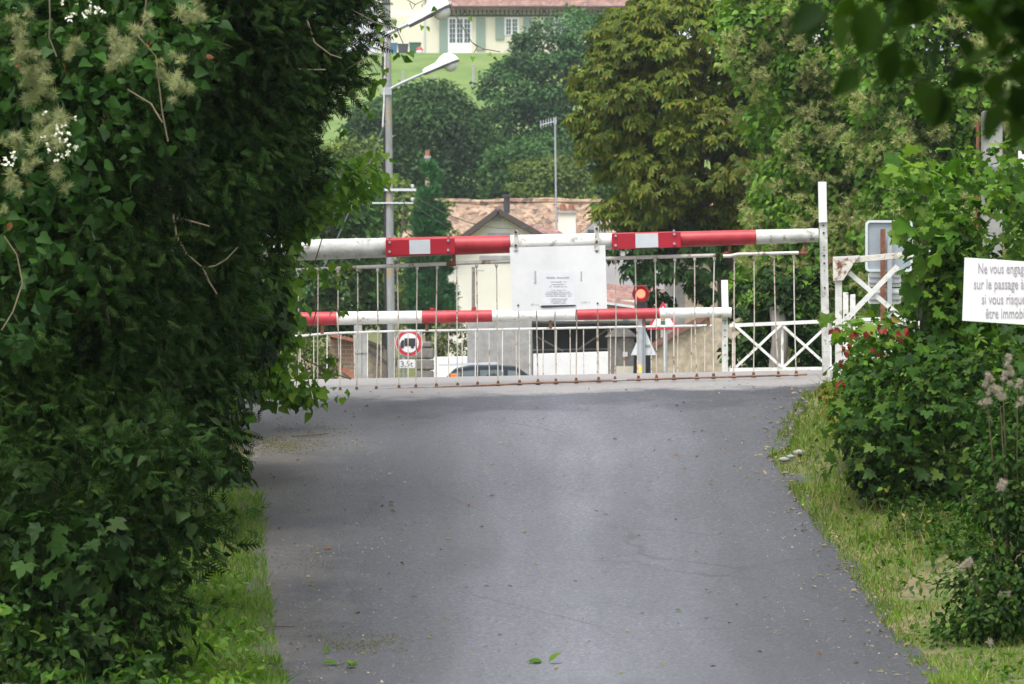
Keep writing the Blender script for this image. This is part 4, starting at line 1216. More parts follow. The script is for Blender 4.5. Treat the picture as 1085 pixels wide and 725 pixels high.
# ------------------------------------------------------------------ house on the hill (d = 350)
d = 350.0
hh = empty('hill_house', P(520, 56, d)); tag(hh, 'cream half-timbered house with sage shutters at the top of the lawn', 'house')
L = lambda x, y: (xpx(x, d), zpx(y, d))
m_ = MB(); rect3(m_, 402, 16.5, 670, 70, d, 8); m_.build('wall', M['cream'], hh)
m_ = MB(); rect3(m_, 470, 7, 672, 16.5, d + .02, 8); m_.build('upper_wall', M['cream'], hh)
m_ = MB(); rect3(m_, 400, -60, 450, 16.5, d + .5, 8); m_.build('gable_wall', M['cream'], hh)
m_ = MB(); rect3(m_, 470, 15.6, 672, 17.6, d - .08, .09); rect3(m_, 470, 7.2, 672, 9, d - .08, .09)
x = 474
k = 0
while x < 668:
    BARP(m_, x, 15.7, x, 8.8, 1.3, d, .06, -.04)
    if k % 5 == 3: BARP(m_, x + 2, 15.7, x + 7.5, 8.9, 1.2, d, .05, -.035); BARP(m_, x + 7.5, 15.7, x + 2, 8.9, 1.2, d, .04, -.03); x += 5
    x += 4.6; k += 1
m_.build('timber_band', M['timber'], hh)
m_ = MB(); vs = [(xpx(455, d), d - .7, zpx(7.6, d)), (xpx(690, d), d - .7, zpx(7.6, d)), (xpx(690, d), d + 5, zpx(-60, d)), (xpx(455, d), d + 5, zpx(-60, d))]
m_.add(vs + [(x_, y_, z_ - .25) for x_, y_, z_ in vs], [(0, 1, 2, 3), (7, 6, 5, 4), (0, 4, 5, 1), (1, 5, 6, 2), (2, 6, 7, 3), (3, 7, 4, 0)]); m_.build('roof', M['roof_hill'], hh)
m_ = MB(); BARP(m_, 455, 8.3, 690, 8.3, 1.6, d, .12, -.78); m_.build('gutter', M['timber'], hh)
def win(x0, y0, x1, y1, leaves, rows_, panel, name):
    m_ = MB(); rect3(m_, x0 - 1, y0 - .6, x1 + 1, y1 + .3, d - .06, .06); w = m_.build(name, M['white_clean'], hh)
    lw = (x1 - x0) / leaves
    for i in range(leaves):
        m_ = MB()
        for r in range(rows_):
            for c_ in range(2):
                xa = x0 + lw * i + .9 + c_ * (lw - 1.4) / 2; ya = y0 + .8 + r * (y1 - panel - y0 - 1) / rows_
                rect3(m_, xa, ya, xa + (lw - 1.4) / 2 - .5, ya + (y1 - panel - y0 - 1) / rows_ - .5, d - .075, .02)
        m_.build('pane', M['glass'], w)
    return w
win(475.5, 19.5, 499, 56, 3, 5, 10, 'french_door')
win(535.5, 19.5, 549, 37, 2, 4, 0, 'window')
win(588, 19.5, 601, 37, 2, 4, 0, 'window')
for x0, x1, y1 in ((465.5, 474.2, 56.5), (504.5, 514, 53), (525, 534.3, 42), (554.5, 563, 42), (577, 586.5, 42), (603, 612, 42)):
    m_ = MB(); rect3(m_, x0, 18.6, x1, y1, d - .1, .06); so = m_.build('shutter', M['shutter'], hh)
m_ = MB(); m_.tube([P(449.5, 57, d - .1), P(449.5, 10, d - .1)], .05, 7); m_.build('downpipe', M['film'], hh)

for nm, x0, x1, y0, mt, lb_ in (('wheelie_bin', 412, 421, 45, 'bin_blue', 'blue bin at the left corner of the hill house'), ('wheelie_bin', 421.5, 432.5, 46, 'bin_dark', 'dark bin between the blue and the green bins'), ('wheelie_bin', 433.5, 446, 44.5, 'bin_green', 'green bin beside the red ball at the hill house')):
    dd = 347.0; t = empty(nm, P((x0 + x1) / 2, 58.5, dd)); tag(t, lb_, 'bin', 'bins at the hill house')
    m_ = MB(); xa, xb = xpx(x0, dd), xpx(x1, dd); z0_, z1_ = zpx(60, dd), zpx(y0 + 1.5, dd)
    m_.add([(xa + .06, dd, z0_), (xb - .06, dd, z0_), (xb - .06, dd + .5, z0_), (xa + .06, dd + .5, z0_), (xa, dd - .05, z1_), (xb, dd - .05, z1_), (xb, dd + .55, z1_), (xa, dd + .55, z1_)], [(0, 3, 2, 1), (4, 5, 6, 7), (0, 1, 5, 4), (1, 2, 6, 5), (2, 3, 7, 6), (3, 0, 4, 7)])
    m_.build('body', M[mt], t, .02)
    m_ = MB(); m_.box((xa - .02, dd - .08, z1_ + .003), (xb + .02, dd + .58, z1_ + .07)); m_.build('lid', M[mt], t, .02)
bt = empty('garden_ball', P(444.5, 58.5, 346)); tag(bt, 'red topped white ball on the grass beside the green bin', 'ball')
m_ = MB(); m_.use(M['red_ball']); c = P(444.5, 53.5, 346); m_.ball(c, .24, 9); m_.build('upper_half', None, bt)
m_ = MB(); m_.ball(c - np.array([0, .02, .09]), .235, 9); m_.build('lower_half', M['white_clean'], bt)
for x, y0, y1, w_ in ((501.5, 72, 96, 'right'), (460.5, 82, 100, 'middle'), (427, 80, 95, 'left')):
    dd = float(np.interp(y1, [55, 110], [348, 300]))
    zb = float(gz(xpx(x, dd), dd))
    t = tag(MB().box((xpx(x - 1.4, dd), dd, zb - .2), (xpx(x + 1.4, dd), dd + .15, zb + (y1 - y0) * dd / F)).build('lawn_post', M['concrete'], None, .02), {'right': 'grey post on the lawn nearest the large tree', 'middle': 'grey post on the lawn under the lower street lamp', 'left': 'grey post on the lawn beside the utility pole'}[w_], 'post', 'posts on the lawn')

# ------------------------------------------------------------------ trees and plants
def tree(name, label, cat, d, base_px, top_px, r0, build, bark='bark', group=None, nlimb=8, gpx=None):
    bx_ = xpx(base_px[0], d); zb = float(gz(bx_, d)) if gpx is None else zpx(gpx, d)
    t = empty(name, (bx_, d, zb)); tag(t, label, cat, group)
    lv = Leaves(); cs_ = build(lv)
    if isinstance(cs_, tuple): cs_ = cs_[0]
    m_ = MB(); pts = trunk_mesh(m_, (bx_, d, zb - .2), P(top_px[0], top_px[1], d), r0, r0 * .25)
    sel = cs_[rng.choice(len(cs_), min(nlimb, len(cs_)), False)]
    limbs(m_, pts, sel, r0 * .4)
    m_.build('trunk', M[bark], t)
    lv.build('crown', t)
    return t


def poly_grow(poly, k):
    c = np.array(poly, float).mean(0); return [tuple(c + (np.array(p) - c) * k) for p in poly]


# far trees
HILL = [(520, 82), (555, 40), (592, 16), (640, 22), (685, 55), (720, 110), (715, 215), (520, 218), (505, 190), (535, 165), (524, 140), (514, 108)]
def b_hill(lv):
    c, o, r = crown(HILL, 255, 3.0, 330, .66, 2.2)
    fill(lv, c, o, r, 120, 'diamond', .24, M['lf_hill'], .5, .5, 1.15)
    return c
tree('broad_tree', 'tall blue-green tree in front of the hill house', 'tree', 255, (600, 200), (600, 40), .35, b_hill, group='trees on the hill', nlimb=14)
def b_dark(lv):
    c, o, r = crown([(372, 118), (420, 104), (455, 92), (485, 103), (512, 128), (536, 150), (560, 190), (570, 222), (372, 235)], 235, 3.0, 340, .6, 2.0)
    fill(lv, c, o, r, 110, 'diamond', .24, M['lf_dark'], .5, .5, 1.15); return c
tree('broad_tree', 'dark rounded tree below the lawn behind the utility pole', 'tree', 235, (455, 230), (455, 115), .3, b_dark, group='trees on the hill', nlimb=10)
def b_mid(lv):
    c, o, r = crown([(520, 165), (560, 148), (600, 152), (660, 140), (700, 190), (700, 232), (520, 232)], 222, 2.5, 180, .55, 1.6)
    fill(lv, c, o, r, 110, 'diamond', .22, M['lf_dark'], .5, .5, 1.15)
    c2, o2, r2 = crown([(545, 175), (620, 170), (640, 225), (545, 225)], 218, 1.5, 40, .5); fill(lv, c2, o2, r2, 90, 'diamond', .22, M['lf_olive']); return c
tree('broad_tree', 'mid green tree growing just behind the mottled tile roof', 'tree', 222, (610, 240), (605, 185), .25, b_mid, group='trees on the hill')
def b_left(lv):
    c, o, r = crown([(300, 165), (350, 150), (400, 165), (432, 190), (470, 225), (470, 335), (455, 345), (300, 345)], 176, 1.8, 190, .5, 1.6)
    fill(lv, c, o, r, 80, 'diamond', .2, M['lf_olive'], .5, .5, 1.15); return c
tree('broad_tree', 'loose olive green tree behind the pole crossarms', 'tree', 176, (410, 350), (400, 200), .2, b_left, gpx=395)
def b_left2(lv):
    c, o, r = crown([(300, 150), (345, 165), (392, 200), (400, 250), (398, 345), (370, 352), (300, 352)], 128, 1.6, 110, .42, 1.2)
    fill(lv, c, o, r, 80, 'diamond', .17, M['lf_dark'], .5, .5, 1.15); fill(lv, c[:25], o[:25], r[:25], 70, 'diamond', .16, M['lf_olive']); return c
tree('small_tree', 'dark green small tree showing through the left hanging bars', 'tree', 128, (360, 360), (350, 200), .15, b_left2, gpx=420)
def b_cyp(lv):
    c, o, r = crown([(455, 172), (462, 200), (468, 240), (475, 290), (481, 335), (476, 350), (438, 350), (436, 300), (441, 240), (448, 200)], 158, .6, 190, .19, .5)
    fill(lv, c, o, r, 90, 'spray', .2, M['lf_cypress'], -.9, .2, 1.1); return c
tree('cypress', 'slim dark green cypress standing left of the mottled tile roof', 'tree', 158, (457, 360), (456, 190), .12, b_cyp, gpx=400)
sb_ = Leaves()
c, o, r = crown([(458, 350), (475, 344), (496, 348), (498, 440), (458, 440)], 121, .6, 60, .22)
fill(sb_, c, o, r, 60, 'diamond', .1, M['lf_olive']); fill(sb_, c[:36], o[:36], r[:36], 30, 'tuft_small', .07, M['lf_lilac'])
tag(sb_.build('flowering_shrub'), 'shrub with dusty lilac flowers behind the low wall and car', 'shrub')
cb_ = Leaves()
c, o, r = crown([(318, 352), (345, 348), (352, 385), (345, 440), (318, 440)], 97, .4, 40, .22); fill(cb_, c, o, r, 70, 'diamond', .09, M['lf_olive'])
tag(cb_.build('creeper_bush'), 'green bush at the foot of the brick shed seen through the bars', 'shrub')

# chestnut
CH = [(690, -30), (800, -50), (850, 40), (850, 200), (810, 252), (720, 262), (655, 252), (640, 232), (628, 208), (640, 178), (616, 150), (612, 108), (634, 60), (660, 22)]
def b_chest(lv):
    c, o, r = crown(CH, 100, 2.4, 330, .38, 1.3)
    fill(lv, c, o, r, 58, 'chestnut', .18, M['lf_chestnut'], .8, .8, 1.1, 1, .6, .45)
    c2, o2, r2 = crown([(655, 245), (775, 240), (772, 285), (745, 318), (722, 298), (694, 335), (672, 300), (645, 268)], 98.5, .6, 42, .2)
    fill(lv, c2, o2, r2, 26, 'chestnut', .19, M['lf_dark'], 1.0, .6)
    return c
tree('chestnut_tree', 'yellow-green chestnut tree with drooping leaves above the barrier', 'tree', 100, (790, 380), (740, 60), .35, b_chest, 'bark', None, 14, 440)

# vine-covered masses at the right
def b_cover(poly, d, n, pale):
    def f(lv):
        c, o, r = crown(poly, d, 1.6, n, .26, 1.0)
        fill(lv, c, o, r, 52, 'heart', .105, M['lf_cover'], .7, .3, 1.15)
        k = int(n * pale)
        fill(lv, c[:k], o[:k], r[:k] * .8, 16, 'tuft_small', .13, M['lf_covertuft'], .3, .5, 1.1)
        p = c[:k] + o[:k] * (r[:k] * .8)[:, None] + rng.normal(size=(k, 3)) * .1
        c3 = p - np.array([0, .12, 0]); fill(lv, c3, o[:k], r[:k] * .75, 16, 'tuft_small', .1, M['lf_covertuft'], .2, .6, 1.0)
        k2 = n // 6; fill(lv, c[-k2:] + o[-k2:] * .12, o[-k2:], r[-k2:], 24, 'heart', .1, M['lf_vine'], .7, .4, 1.0)
        return c
    return f
tree('vine_covered_tree', 'tree smothered in pale flowering vine right of the chestnut', 'tree', 74, (830, 380), (850, 50), .25,
     b_cover([(792, -40), (925, -60), (950, 80), (945, 250), (935, 400), (880, 405), (812, 402), (792, 330), (786, 290), (808, 235), (806, 150), (782, 90), (770, 30)], 74, 520, .55), group='vine covered trees', gpx=440)
tree('vine_covered_tree', 'darker vine covered tree behind the grey road sign and maple', 'tree', 70, (1010, 380), (1010, 60), .25,
     b_cover([(915, -40), (1130, -60), (1130, 400), (920, 405), (912, 300), (925, 200), (905, 80)], 70, 560, .38), group='vine covered trees', gpx=440)
tk = MB(); pts = trunk_mesh(tk, P(828, 442, 68), P(822, 325, 68), .15, .1, .05); ivt = empty('bare_tree', P(828, 442, 68)); tag(ivt, 'bare grey trunk with ivy behind the white crossed fence', 'tree')
tk.build('trunk', M['bark_pale'], ivt)
lv = Leaves(); c, o, r = crown([(786, 300), (870, 290), (875, 400), (850, 400), (838, 360), (818, 350), (806, 390), (780, 380)], 68.6, .6, 70, .2); fill(lv, c, o, r, 40, 'heart', .09, M['lf_ivy']); fill(lv, c[:12], o[:12], r[:12], 30, 'heart', .09, M['lf_vine']); lv.build('ivy', ivt)

# left hedge: three dark conifers, one behind the other, running on above the frame
def b_con(poly, d, n, thick, per=95, size=.12):
    def f(lv):
        c, o, r = crown(poly, d, thick, n, .26, .9)
        fill(lv, c, o, r, per, 'spray', size, M['lf_conifer'], .5, .35, 1.2, 1.0, .8, .7)
        k = n // 8; fill(lv, c[:k], o[:k], r[:k], 30, 'oval', .05, M['lf_ivy'], .8, .3)
        fill(lv, c[k:3 * k], o[k:3 * k], r[k:3 * k], 34, 'spray', .1, M['lf_conifer_new'], .1, .4, 1.3, .8, .8, .9)
        fill(lv, c[-k:], o[-k:], r[-k:], 2, 'spray', .08, M['lf_rust'], .9, .3, 1.3, .6, .8, .9)
        return c
    return f
tree('hedge_conifer', 'farthest dark conifer of the left hedge, overhanging the near barrier', 'tree', 39.2, (215, 450), (240, -150), .16,
     b_con([(130, -300), (330, -300), (374, -120), (378, 20), (352, 100), (322, 160), (286, 225), (268, 285), (248, 350), (232, 420), (222, 455), (130, 455)], 39.2, 560, 1.0), group='dark conifers of the left hedge', nlimb=12)
tree('hedge_conifer', 'middle dark conifer of the left hedge, with a bare pale stem', 'tree', 34.5, (120, 560), (150, -200), .16,
     b_con([(50, -400), (270, -400), (300, -100), (285, 100), (252, 250), (226, 380), (214, 480), (196, 560), (170, 590), (50, 590)], 34.5, 620, 1.0), group='dark conifers of the left hedge', nlimb=12)
tree('hedge_conifer', 'nearest dark conifer of the left hedge, at the edge of the photo', 'tree', 30, (10, 680), (60, -250), .16,
     b_con([(-140, -500), (150, -500), (200, -100), (190, 120), (165, 330), (150, 480), (140, 640), (100, 700), (-140, 700)], 30, 620, 1.0), group='dark conifers of the left hedge', nlimb=12)

# clematis at top left
cl = empty('clematis', P(30, 735, 27.2)); tag(cl, 'clematis with fluffy seed heads climbing over the top left of the hedge', 'climber')
lv = Leaves()
c, o, r = crown([(-40, -40), (235, -40), (228, 60), (180, 110), (120, 150), (105, 230), (70, 330), (-40, 400)], 27.6, .35, 130, .17, .4)
fill(lv, c, o, r, 9, 'heart', .075, M['lf_clematis'], .5, .5, 1.35, 1, .9, 1.1)
fill(lv, c[:14], o[:14], r[:14], 2, 'oval', .05, M['lf_rust'], 1.0, .2)
lv.build('leaves', cl)
lv = Leaves()
tp = [(28, 75), (50, 90), (36, 100), (62, 132), (48, 140), (124, 52), (186, 80), (40, 85), (30, 25), (60, 120), (52, 150), (122, 45), (130, 58), (180, 72), (188, 88), (196, 18), (15, 35), (45, 70), (35, 165), (60, 190), (208, 10), (150, 35), (10, 150), (22, 60), (75, 55), (8, 205)]
pp_ = np.array([P(x, y, 27.0 + random.uniform(-.15, .1)) for x, y in tp])
n_ = len(pp_); idx = np.repeat(np.arange(n_), 5)
pos = pp_[idx] + rng.normal(size=(n_ * 5, 3)) * np.array([.03, .03, .045])
lv.add('tuft', pos, rng.normal(size=(n_ * 5, 3)), rng.normal(size=(n_ * 5, 3)), rng.uniform(.04, .07, n_ * 5), M['lf_tuft'])
lv.build('seed_heads', cl)
lv = Leaves()
fp = [(66 + random.gauss(0, 10), 150 + random.gauss(0, 12)) for _ in range(24)] + [(90 + random.gauss(0, 12), 8 + random.gauss(0, 8)) for _ in range(18)] + [(6 + random.gauss(0, 6), 170 + random.gauss(0, 6)) for _ in range(9)]
fpp = np.array([P(x, y, 26.8 + random.uniform(-.1, .1)) for x, y in fp])
for k in range(4): lv.add('diamond', fpp, rng.normal(size=fpp.shape), rng.normal(size=fpp.shape) + np.array([0, -1, .6]), .02, M['lf_flower'], 1.2)
lv.build('flowers', cl)
m_ = MB()
for pts_, dd in (([(52, -20), (53, 20), (52, 40), (60, 60)], 27.0), ([(155, 0), (152, 25), (145, 37), (165, 60), (172, 120), (178, 150)], 27.0), ([(135, 95), (160, 110), (172, 130)], 26.9), ([(2, 350), (14, 330), (24, 300), (18, 270), (4, 250)], 27.0)):
    m_.tube([P(x, y, dd + random.uniform(-.05, .05)) for x, y in pts_], .0045, 5)
m_.build('stems', M['twig'], cl)

# bare pale vine across the middle conifer
bv = MB()
for pts_ in ([(180, 200), (184, 230), (187, 250), (198, 270), (215, 284), (228, 282), (240, 275), (252, 262)], [(187, 232), (200, 234), (222, 240)], [(160, 272), (180, 266), (195, 266)], [(215, 284), (221, 298), (230, 312)], [(325, 20), (333, 45), (350, 58), (362, 62)], [(308, 60), (318, 74), (345, 74)]):
    dd = 32.5 if pts_[0][0] < 260 else 37.4
    bv.tube([P(x, y, dd) for x, y in pts_], [.0075 - .004 * i / len(pts_) for i in range(len(pts_))], 6)
tag(bv.build('bare_vine', M['twig']), 'bare pale curling vine stem hanging on the dark hedge', 'climber')

# ivy and vine at the road edge of the hedge
iv = empty('ivy', P(225, 560, 36.5)); tag(iv, 'ivy hanging over the road edge of the left hedge', 'climber')
lv = Leaves()
c, o, r = crown([(180, 330), (265, 292), (285, 305), (288, 345), (268, 400), (245, 425), (243, 520), (236, 570), (215, 590), (185, 560)], 36.8, .5, 150, .17, .4)
fill(lv, c, o, r, 26, 'heart', .085, M['lf_ivy'], 1.3, .15, 1.2, .9)
k = 45; fill(lv, c[:k], o[:k], r[:k], 10, 'heart', .08, M['lf_vine'], 1.3, .15, 1.3, .9)
lv.build('leaves', iv)
m_ = MB()
for _ in range(14):
    x = random.uniform(215, 262); y = random.uniform(320, 400); pts_ = [(x, y)]
    for k in range(4): pts_.append((pts_[-1][0] + random.uniform(-9, 7), pts_[-1][1] + random.uniform(18, 42)))
    m_.tube([P(a, b, 36.4 + random.uniform(-.1, .1)) for a, b in pts_], .004, 5)
m_.build('stems', M['twig'], iv)
bvn = empty('trailing_vine', P(330, 420, 39.5)); tag(bvn, 'bright green vine trailing in front of the left end of the barriers', 'climber')
lv = Leaves()
c, o, r = crown([(300, 215), (335, 195), (392, 170), (400, 205), (362, 215), (318, 255), (308, 300), (318, 335), (312, 360), (300, 375), (308, 400), (330, 416), (275, 418), (262, 400), (272, 350), (285, 300)], 39.4, .35, 120, .13, .3)
fill(lv, c, o, r, 13, 'heart', .085, M['lf_vine'], 1.0, .3, 1.3)
c2 = np.array([P(x, y, 39.6) for x, y in ((362, 415), (340, 412), (318, 414), (300, 408), (355, 300), (366, 282), (340, 285), (362, 330), (346, 376), (356, 392), (425, 58), (398, 20), (384, 86), (392, 92), (402, 80), (390, 120), (370, 140), (402, 190), (401, 195))])
fill(lv, c2, np.tile([[0., -1, 0]], (len(c2), 1)), np.full(len(c2), .08), 6, 'heart', .075, M['lf_vine'], 1.0, .3)
lv.build('leaves', bvn)
m_ = MB()
for pts_ in ([(330, 420), (322, 380), (335, 330), (330, 290), (345, 240), (385, 190)], [(322, 380), (350, 395), (372, 402)], [(335, 330), (352, 325), (366, 335)]):
    m_.tube([P(x, y, 39.6) for x, y in pts_], .005, 5)
m_.build('stems', M['twig'], bvn)
# loose twigs reaching over the road at the top
tw = empty('overhanging_twig', P(360, 20, 38.5)); tag(tw, 'thin leafy twigs dangling across the street lamps from the left hedge', 'branch')
m_ = MB(); tl = []
for pts_ in ([(380, -30), (440, 5), (470, -10), (482, 15), (500, 45), (512, 52), (530, 55)], [(372, 10), (400, 25), (420, 30), (428, 48)], [(440, 5), (437, 10), (434, 3)], [(365, 75), (390, 60), (402, 80)], [(500, 45), (506, 50), (502, 56)]):
    m_.tube([P(x, y, 38.5) for x, y in pts_], .004, 5); tl += pts_[1:]
m_.build('stems', M['twig'], tw)
lf = [(447, 27), (454, 28), (501, 60), (517, 57), (524, 60), (449, 3), (498, 18), (462, 8), (396, 60), (386, 78), (402, 30), (418, 22), (420, 36), (412, 62), (377, 58), (425, 30), (394, 44), (404, 40)]
lv = Leaves(); q = np.array([P(x, y, 38.45) for x, y in lf]); lv.add('heart', q, rng.normal(size=q.shape) * .5 + np.array([0, 0, -1]), rng.normal(size=q.shape) * .5 + np.array([0, -1, .3]), .05, M['lf_vine'], .9)
lv.build('leaves', tw)

# undergrowth lower left
ug = empty('bramble', P(140, 740, 28)); tag(ug, 'leafy bramble bank at the foot of the left hedge beside the grass', 'shrub')
lv = Leaves()
c, o, r = crown([(-60, 520), (60, 470), (150, 440), (205, 440), (232, 480), (232, 550), (200, 600), (190, 660), (170, 720), (150, 770), (-60, 780)], 28.3, .5, 230, .17, .5)
fill(lv, c, o, r, 12, 'oval', .075, M['lf_ivy'], .5, .3, 1.3, .9, .9, 1.1)
fill(lv, c[:60], o[:60], r[:60], 7, 'heart', .085, M['lf_ivy'], .9, .4)
fill(lv, c[60:200], o[60:200], r[60:200], 16, 'spray', .13, M['lf_conifer'], .2, .3, 1.4, 1, .9, 1)
fill(lv, c[150:190], o[150:190], r[150:190], 9, 'oval', .06, M['lf_bramble'], .4, .5, 1.4, 1)
c3, o3, r3_ = crown([(-60, 650), (110, 660), (175, 690), (180, 790), (-60, 800)], 27.0, .25, 60, .12, .3)
fill(lv, c3, o3, r3_, 18, 'oval', .07, M['lf_bramble'], .4, .5, 1.3, 1, .9, 1); fill(lv, c3[:14], o3[:14], r3_[:14], 7, 'heart', .065, M['lf_maple'], .4, .5, 1.3)
c2, o2, r2 = crown([(40, 540), (120, 500), (130, 640), (80, 680), (30, 640)], 27.4, .3, 22, .14); fill(lv, c2, o2, r2, 3, 'maple', .14, M['lf_ivy'], .6, .5)
lv.build('leaves', ug)
m_ = MB()
for _ in range(16):
    x = random.uniform(0, 160); y = random.uniform(500, 600); m_.tube([P(x, y, 27.9), P(x + random.uniform(-20, 20), y + 70, 28), P(x + random.uniform(-20, 10), 740, 28.2)], .006, 5)
m_.build('stems', M['twig'], ug)

# near right: young maple, red-leaved bush, lower bush, seed-head bush
mp_ = empty('young_maple', (xpx(985, 36.5), 36.5, float(gz(xpx(985, 36.5), 36.5)))); tag(mp_, 'young maple with bright top leaves standing right of the grey road sign', 'tree')
lv = Leaves()
c, o, r = crown([(975, 195), (990, 165), (1020, 170), (1100, 130), (1110, 420), (1075, 455), (1000, 470), (940, 460), (915, 440), (912, 400), (945, 370), (985, 335), (990, 290), (985, 235)], 36.5, .55, 150, .2, .5)
qx = c[:, 0] * F / c[:, 1] + 542.5; qy = HOR - (c[:, 2] - EYE) * F / c[:, 1]; kp = ~((qx > 1022) & (qx < 1078) & (qy < 285) & (rng.random(len(c)) < .75)); c, o, r = c[kp], o[kp], r[kp]
fill(lv, c, o, r, 19, 'maple', .1, M['lf_maple'], .6, .5, 1.35, 1, .9, .85)
fill(lv, c[:70], o[:70], r[:70], 8, 'heart', .07, M['lf_bramble'], .6, .5, 1.3)
c2 = np.array([P(x, y, 36.0) for x, y in ((958, 183), (975, 178), (985, 190), (962, 212), (968, 205), (990, 215), (975, 235), (972, 248), (975, 262), (962, 258), (985, 262), (970, 280), (985, 300), (1000, 245), (1015, 190), (1010, 225))])
fill(lv, c2, np.tile([[0., -1, .3]], (len(c2), 1)), np.full(len(c2), .09), 3, 'maple', .17, M['lf_maple'], .5, .6)
c3 = np.array([P(x, y, 35.9) for x, y in ((962, 178), (978, 186), (952, 186), (1083, 210), (900, 350), (888, 352), (908, 345))]); fill(lv, c3, np.tile([[0., -1, .3]], (len(c3), 1)), np.full(len(c3), .07), 3, 'maple', .15, M['lf_maple_new'], .4, .6)
fill(lv, c2[:7], np.tile([[0., -1, .3]], (7, 1)), np.full(7, .12), 4, 'maple', .12, M['lf_maple_new'], .4, .6)
up_ = rng.permutation(len(c))[:34]; fill(lv, c[up_] + np.array([-.05, -.1, .1]), o[up_], r[up_], 5, 'maple', .085, M['lf_maple_new'], .4, .6, 1.3)
lv.build('crown', mp_)
m_ = MB(); b_ = np.array([xpx(985, 36.5), 36.5, float(gz(xpx(985, 36.5), 36.5)) - .1])
pts = trunk_mesh(m_, b_, P(978, 180, 36.3), .03, .008, .04); limbs(m_, pts, [c[i] for i in range(0, len(c), 7)], .012)
m_.build('trunk', M['bark'], mp_)
rbh = empty('red_leaved_bush', (xpx(905, 36.6), 36.6, float(gz(xpx(905, 36.6), 36.6)))); tag(rbh, 'low bush with red leaves at the foot of the white side gate', 'shrub')
lv = Leaves()
c, o, r = crown([(898, 375), (905, 352), (930, 345), (970, 350), (980, 470), (915, 480), (895, 440), (890, 415)], 36.4, .4, 60, .16, .4)
fill(lv, c, o, r, 15, 'maple', .08, M['lf_maple'], .6, .5, 1.3)
rp = np.array([P(x + random.gauss(0, 2.5), y + random.gauss(0, 2), 35.7) for x, y in [(905, 355)] * 5 + [(918, 350)] * 3 + [(935, 347)] * 5 + [(960, 347)] * 5 + [(950, 355)] * 4 + [(896, 366)] * 5 + [(889, 350)] * 3 + [(893, 405)] * 5 + [(897, 372)] * 3 + [(890, 385)] * 2 + [(925, 372)] * 2])
lv.add('oval', rp, rng.normal(size=rp.shape) * .6 + np.array([0, 0, -1]), rng.normal(size=rp.shape) * .4 + np.array([0, -1, .3]), rng.uniform(.032, .06, len(rp)), M['lf_red'], 1.2)
yp = np.array([P(x + random.gauss(0, 6), y + random.gauss(0, 6), 36.0) for x, y in [(873, 415)] * 26 + [(945, 338)] * 8 + [(880, 440)] * 14 + [(930, 440)] * 10 + [(960, 430)] * 8])
lv.add('oval', yp, rng.normal(size=yp.shape) + np.array([0, 0, .5]), rng.normal(size=yp.shape) + np.array([0, -1, .3]), rng.uniform(.03, .06, len(yp)), M['lf_yellow'])
lv.build('leaves', rbh)
m_ = MB()
for k in range(10): m_.tube([(xpx(905 + random.uniform(-20, 40), 36.6), 36.6, rbh.location[2] - .05), c[k * 5]], [.008, .003], 5)
m_.build('stems', M['twig'], rbh)
lbh = empty('hazel_bush', (xpx(970, 35), 35, float(gz(xpx(970, 35), 35)))); tag(lbh, 'dark leafy bush under the warning panel at the edge of the right verge', 'shrub')
lv = Leaves()
c, o, r = crown([(905, 440), (935, 400), (1000, 370), (1110, 340), (1115, 560), (1050, 545), (990, 535), (940, 525), (915, 490)], 35.2, .6, 130, .19, .5)
fill(lv, c, o, r, 15, 'maple', .1, M['lf_bramble'], .7, .5, 1.3); fill(lv, c[80:115], o[80:115], r[80:115], 14, 'oval', .05, M['lf_vine'], .5, .6, 1.2); fill(lv, c[:60], o[:60], r[:60], 12, 'oval', .06, M['lf_maple'], .6, .5, 1.2)
lv.build('leaves', lbh)
m_ = MB()
for k in range(12): m_.tube([(xpx(970 + random.uniform(-20, 60), 35), 35.1, lbh.location[2] - .05), c[k * 6]], [.01, .003], 5)
m_.build('stems', M['twig'], lbh)
sbh = empty('seed_head_bush', (xpx(1075, 30.5), 30.5, float(gz(xpx(1075, 30.5), 30.5)))); tag(sbh, 'scrubby dark bush with pale woolly seed heads in the lower right corner', 'shrub')
lv = Leaves()
c, o, r = crown([(1060, 430), (1120, 400), (1120, 780), (1040, 740), (1005, 700), (1010, 660), (1035, 610), (1050, 560), (1045, 500)], 30.3, .4, 150, .17, .4)
fill(lv, c, o, r, 52, 'oval', .05, M['lf_bramble'], .5, .5, 1.3); fill(lv, c[:40], o[:40], r[:40], 16, 'oval', .04, M['lf_vine'], .5, .5, 1.3)
lv.build('leaves', sbh)
lv = Leaves()
hp = [(1062, 512)] * 6 + [(1024, 597)] * 6 + [(1040, 425)] * 4 + [(1052, 410)] * 6 + [(1068, 395)] * 7 + [(1045, 400)] * 5 + [(1060, 420)] * 6 + [(1078, 405)] * 5 + [(1068, 383)] * 3 + [(1082, 425)] * 3 + [(1048, 680)] * 1 + [(1062, 630)] * 2
q = np.array([P(x + random.gauss(0, 3.2), y + random.gauss(0, 3.2), 29.8) for x, y in hp])
lv.add('tuft', q, rng.normal(size=q.shape), rng.normal(size=q.shape), rng.uniform(.024, .045, len(q)), M['lf_mauve'])
lv.build('seed_heads', sbh)
m_ = MB()
for x, y in ((1062, 512), (1024, 597), (1045, 420), (1062, 400), (1078, 410), (1060, 430), (1035, 620), (1050, 560)):
    m_.tube([(xpx(1065, 30.4), 30.4, sbh.location[2] - .05), P((x + 1065) / 2 + 6, (y + 730) / 2, 30.1), P(x, y, 29.85)], [.009, .006, .003], 5)
m_.build('stems', M['twig'], sbh)

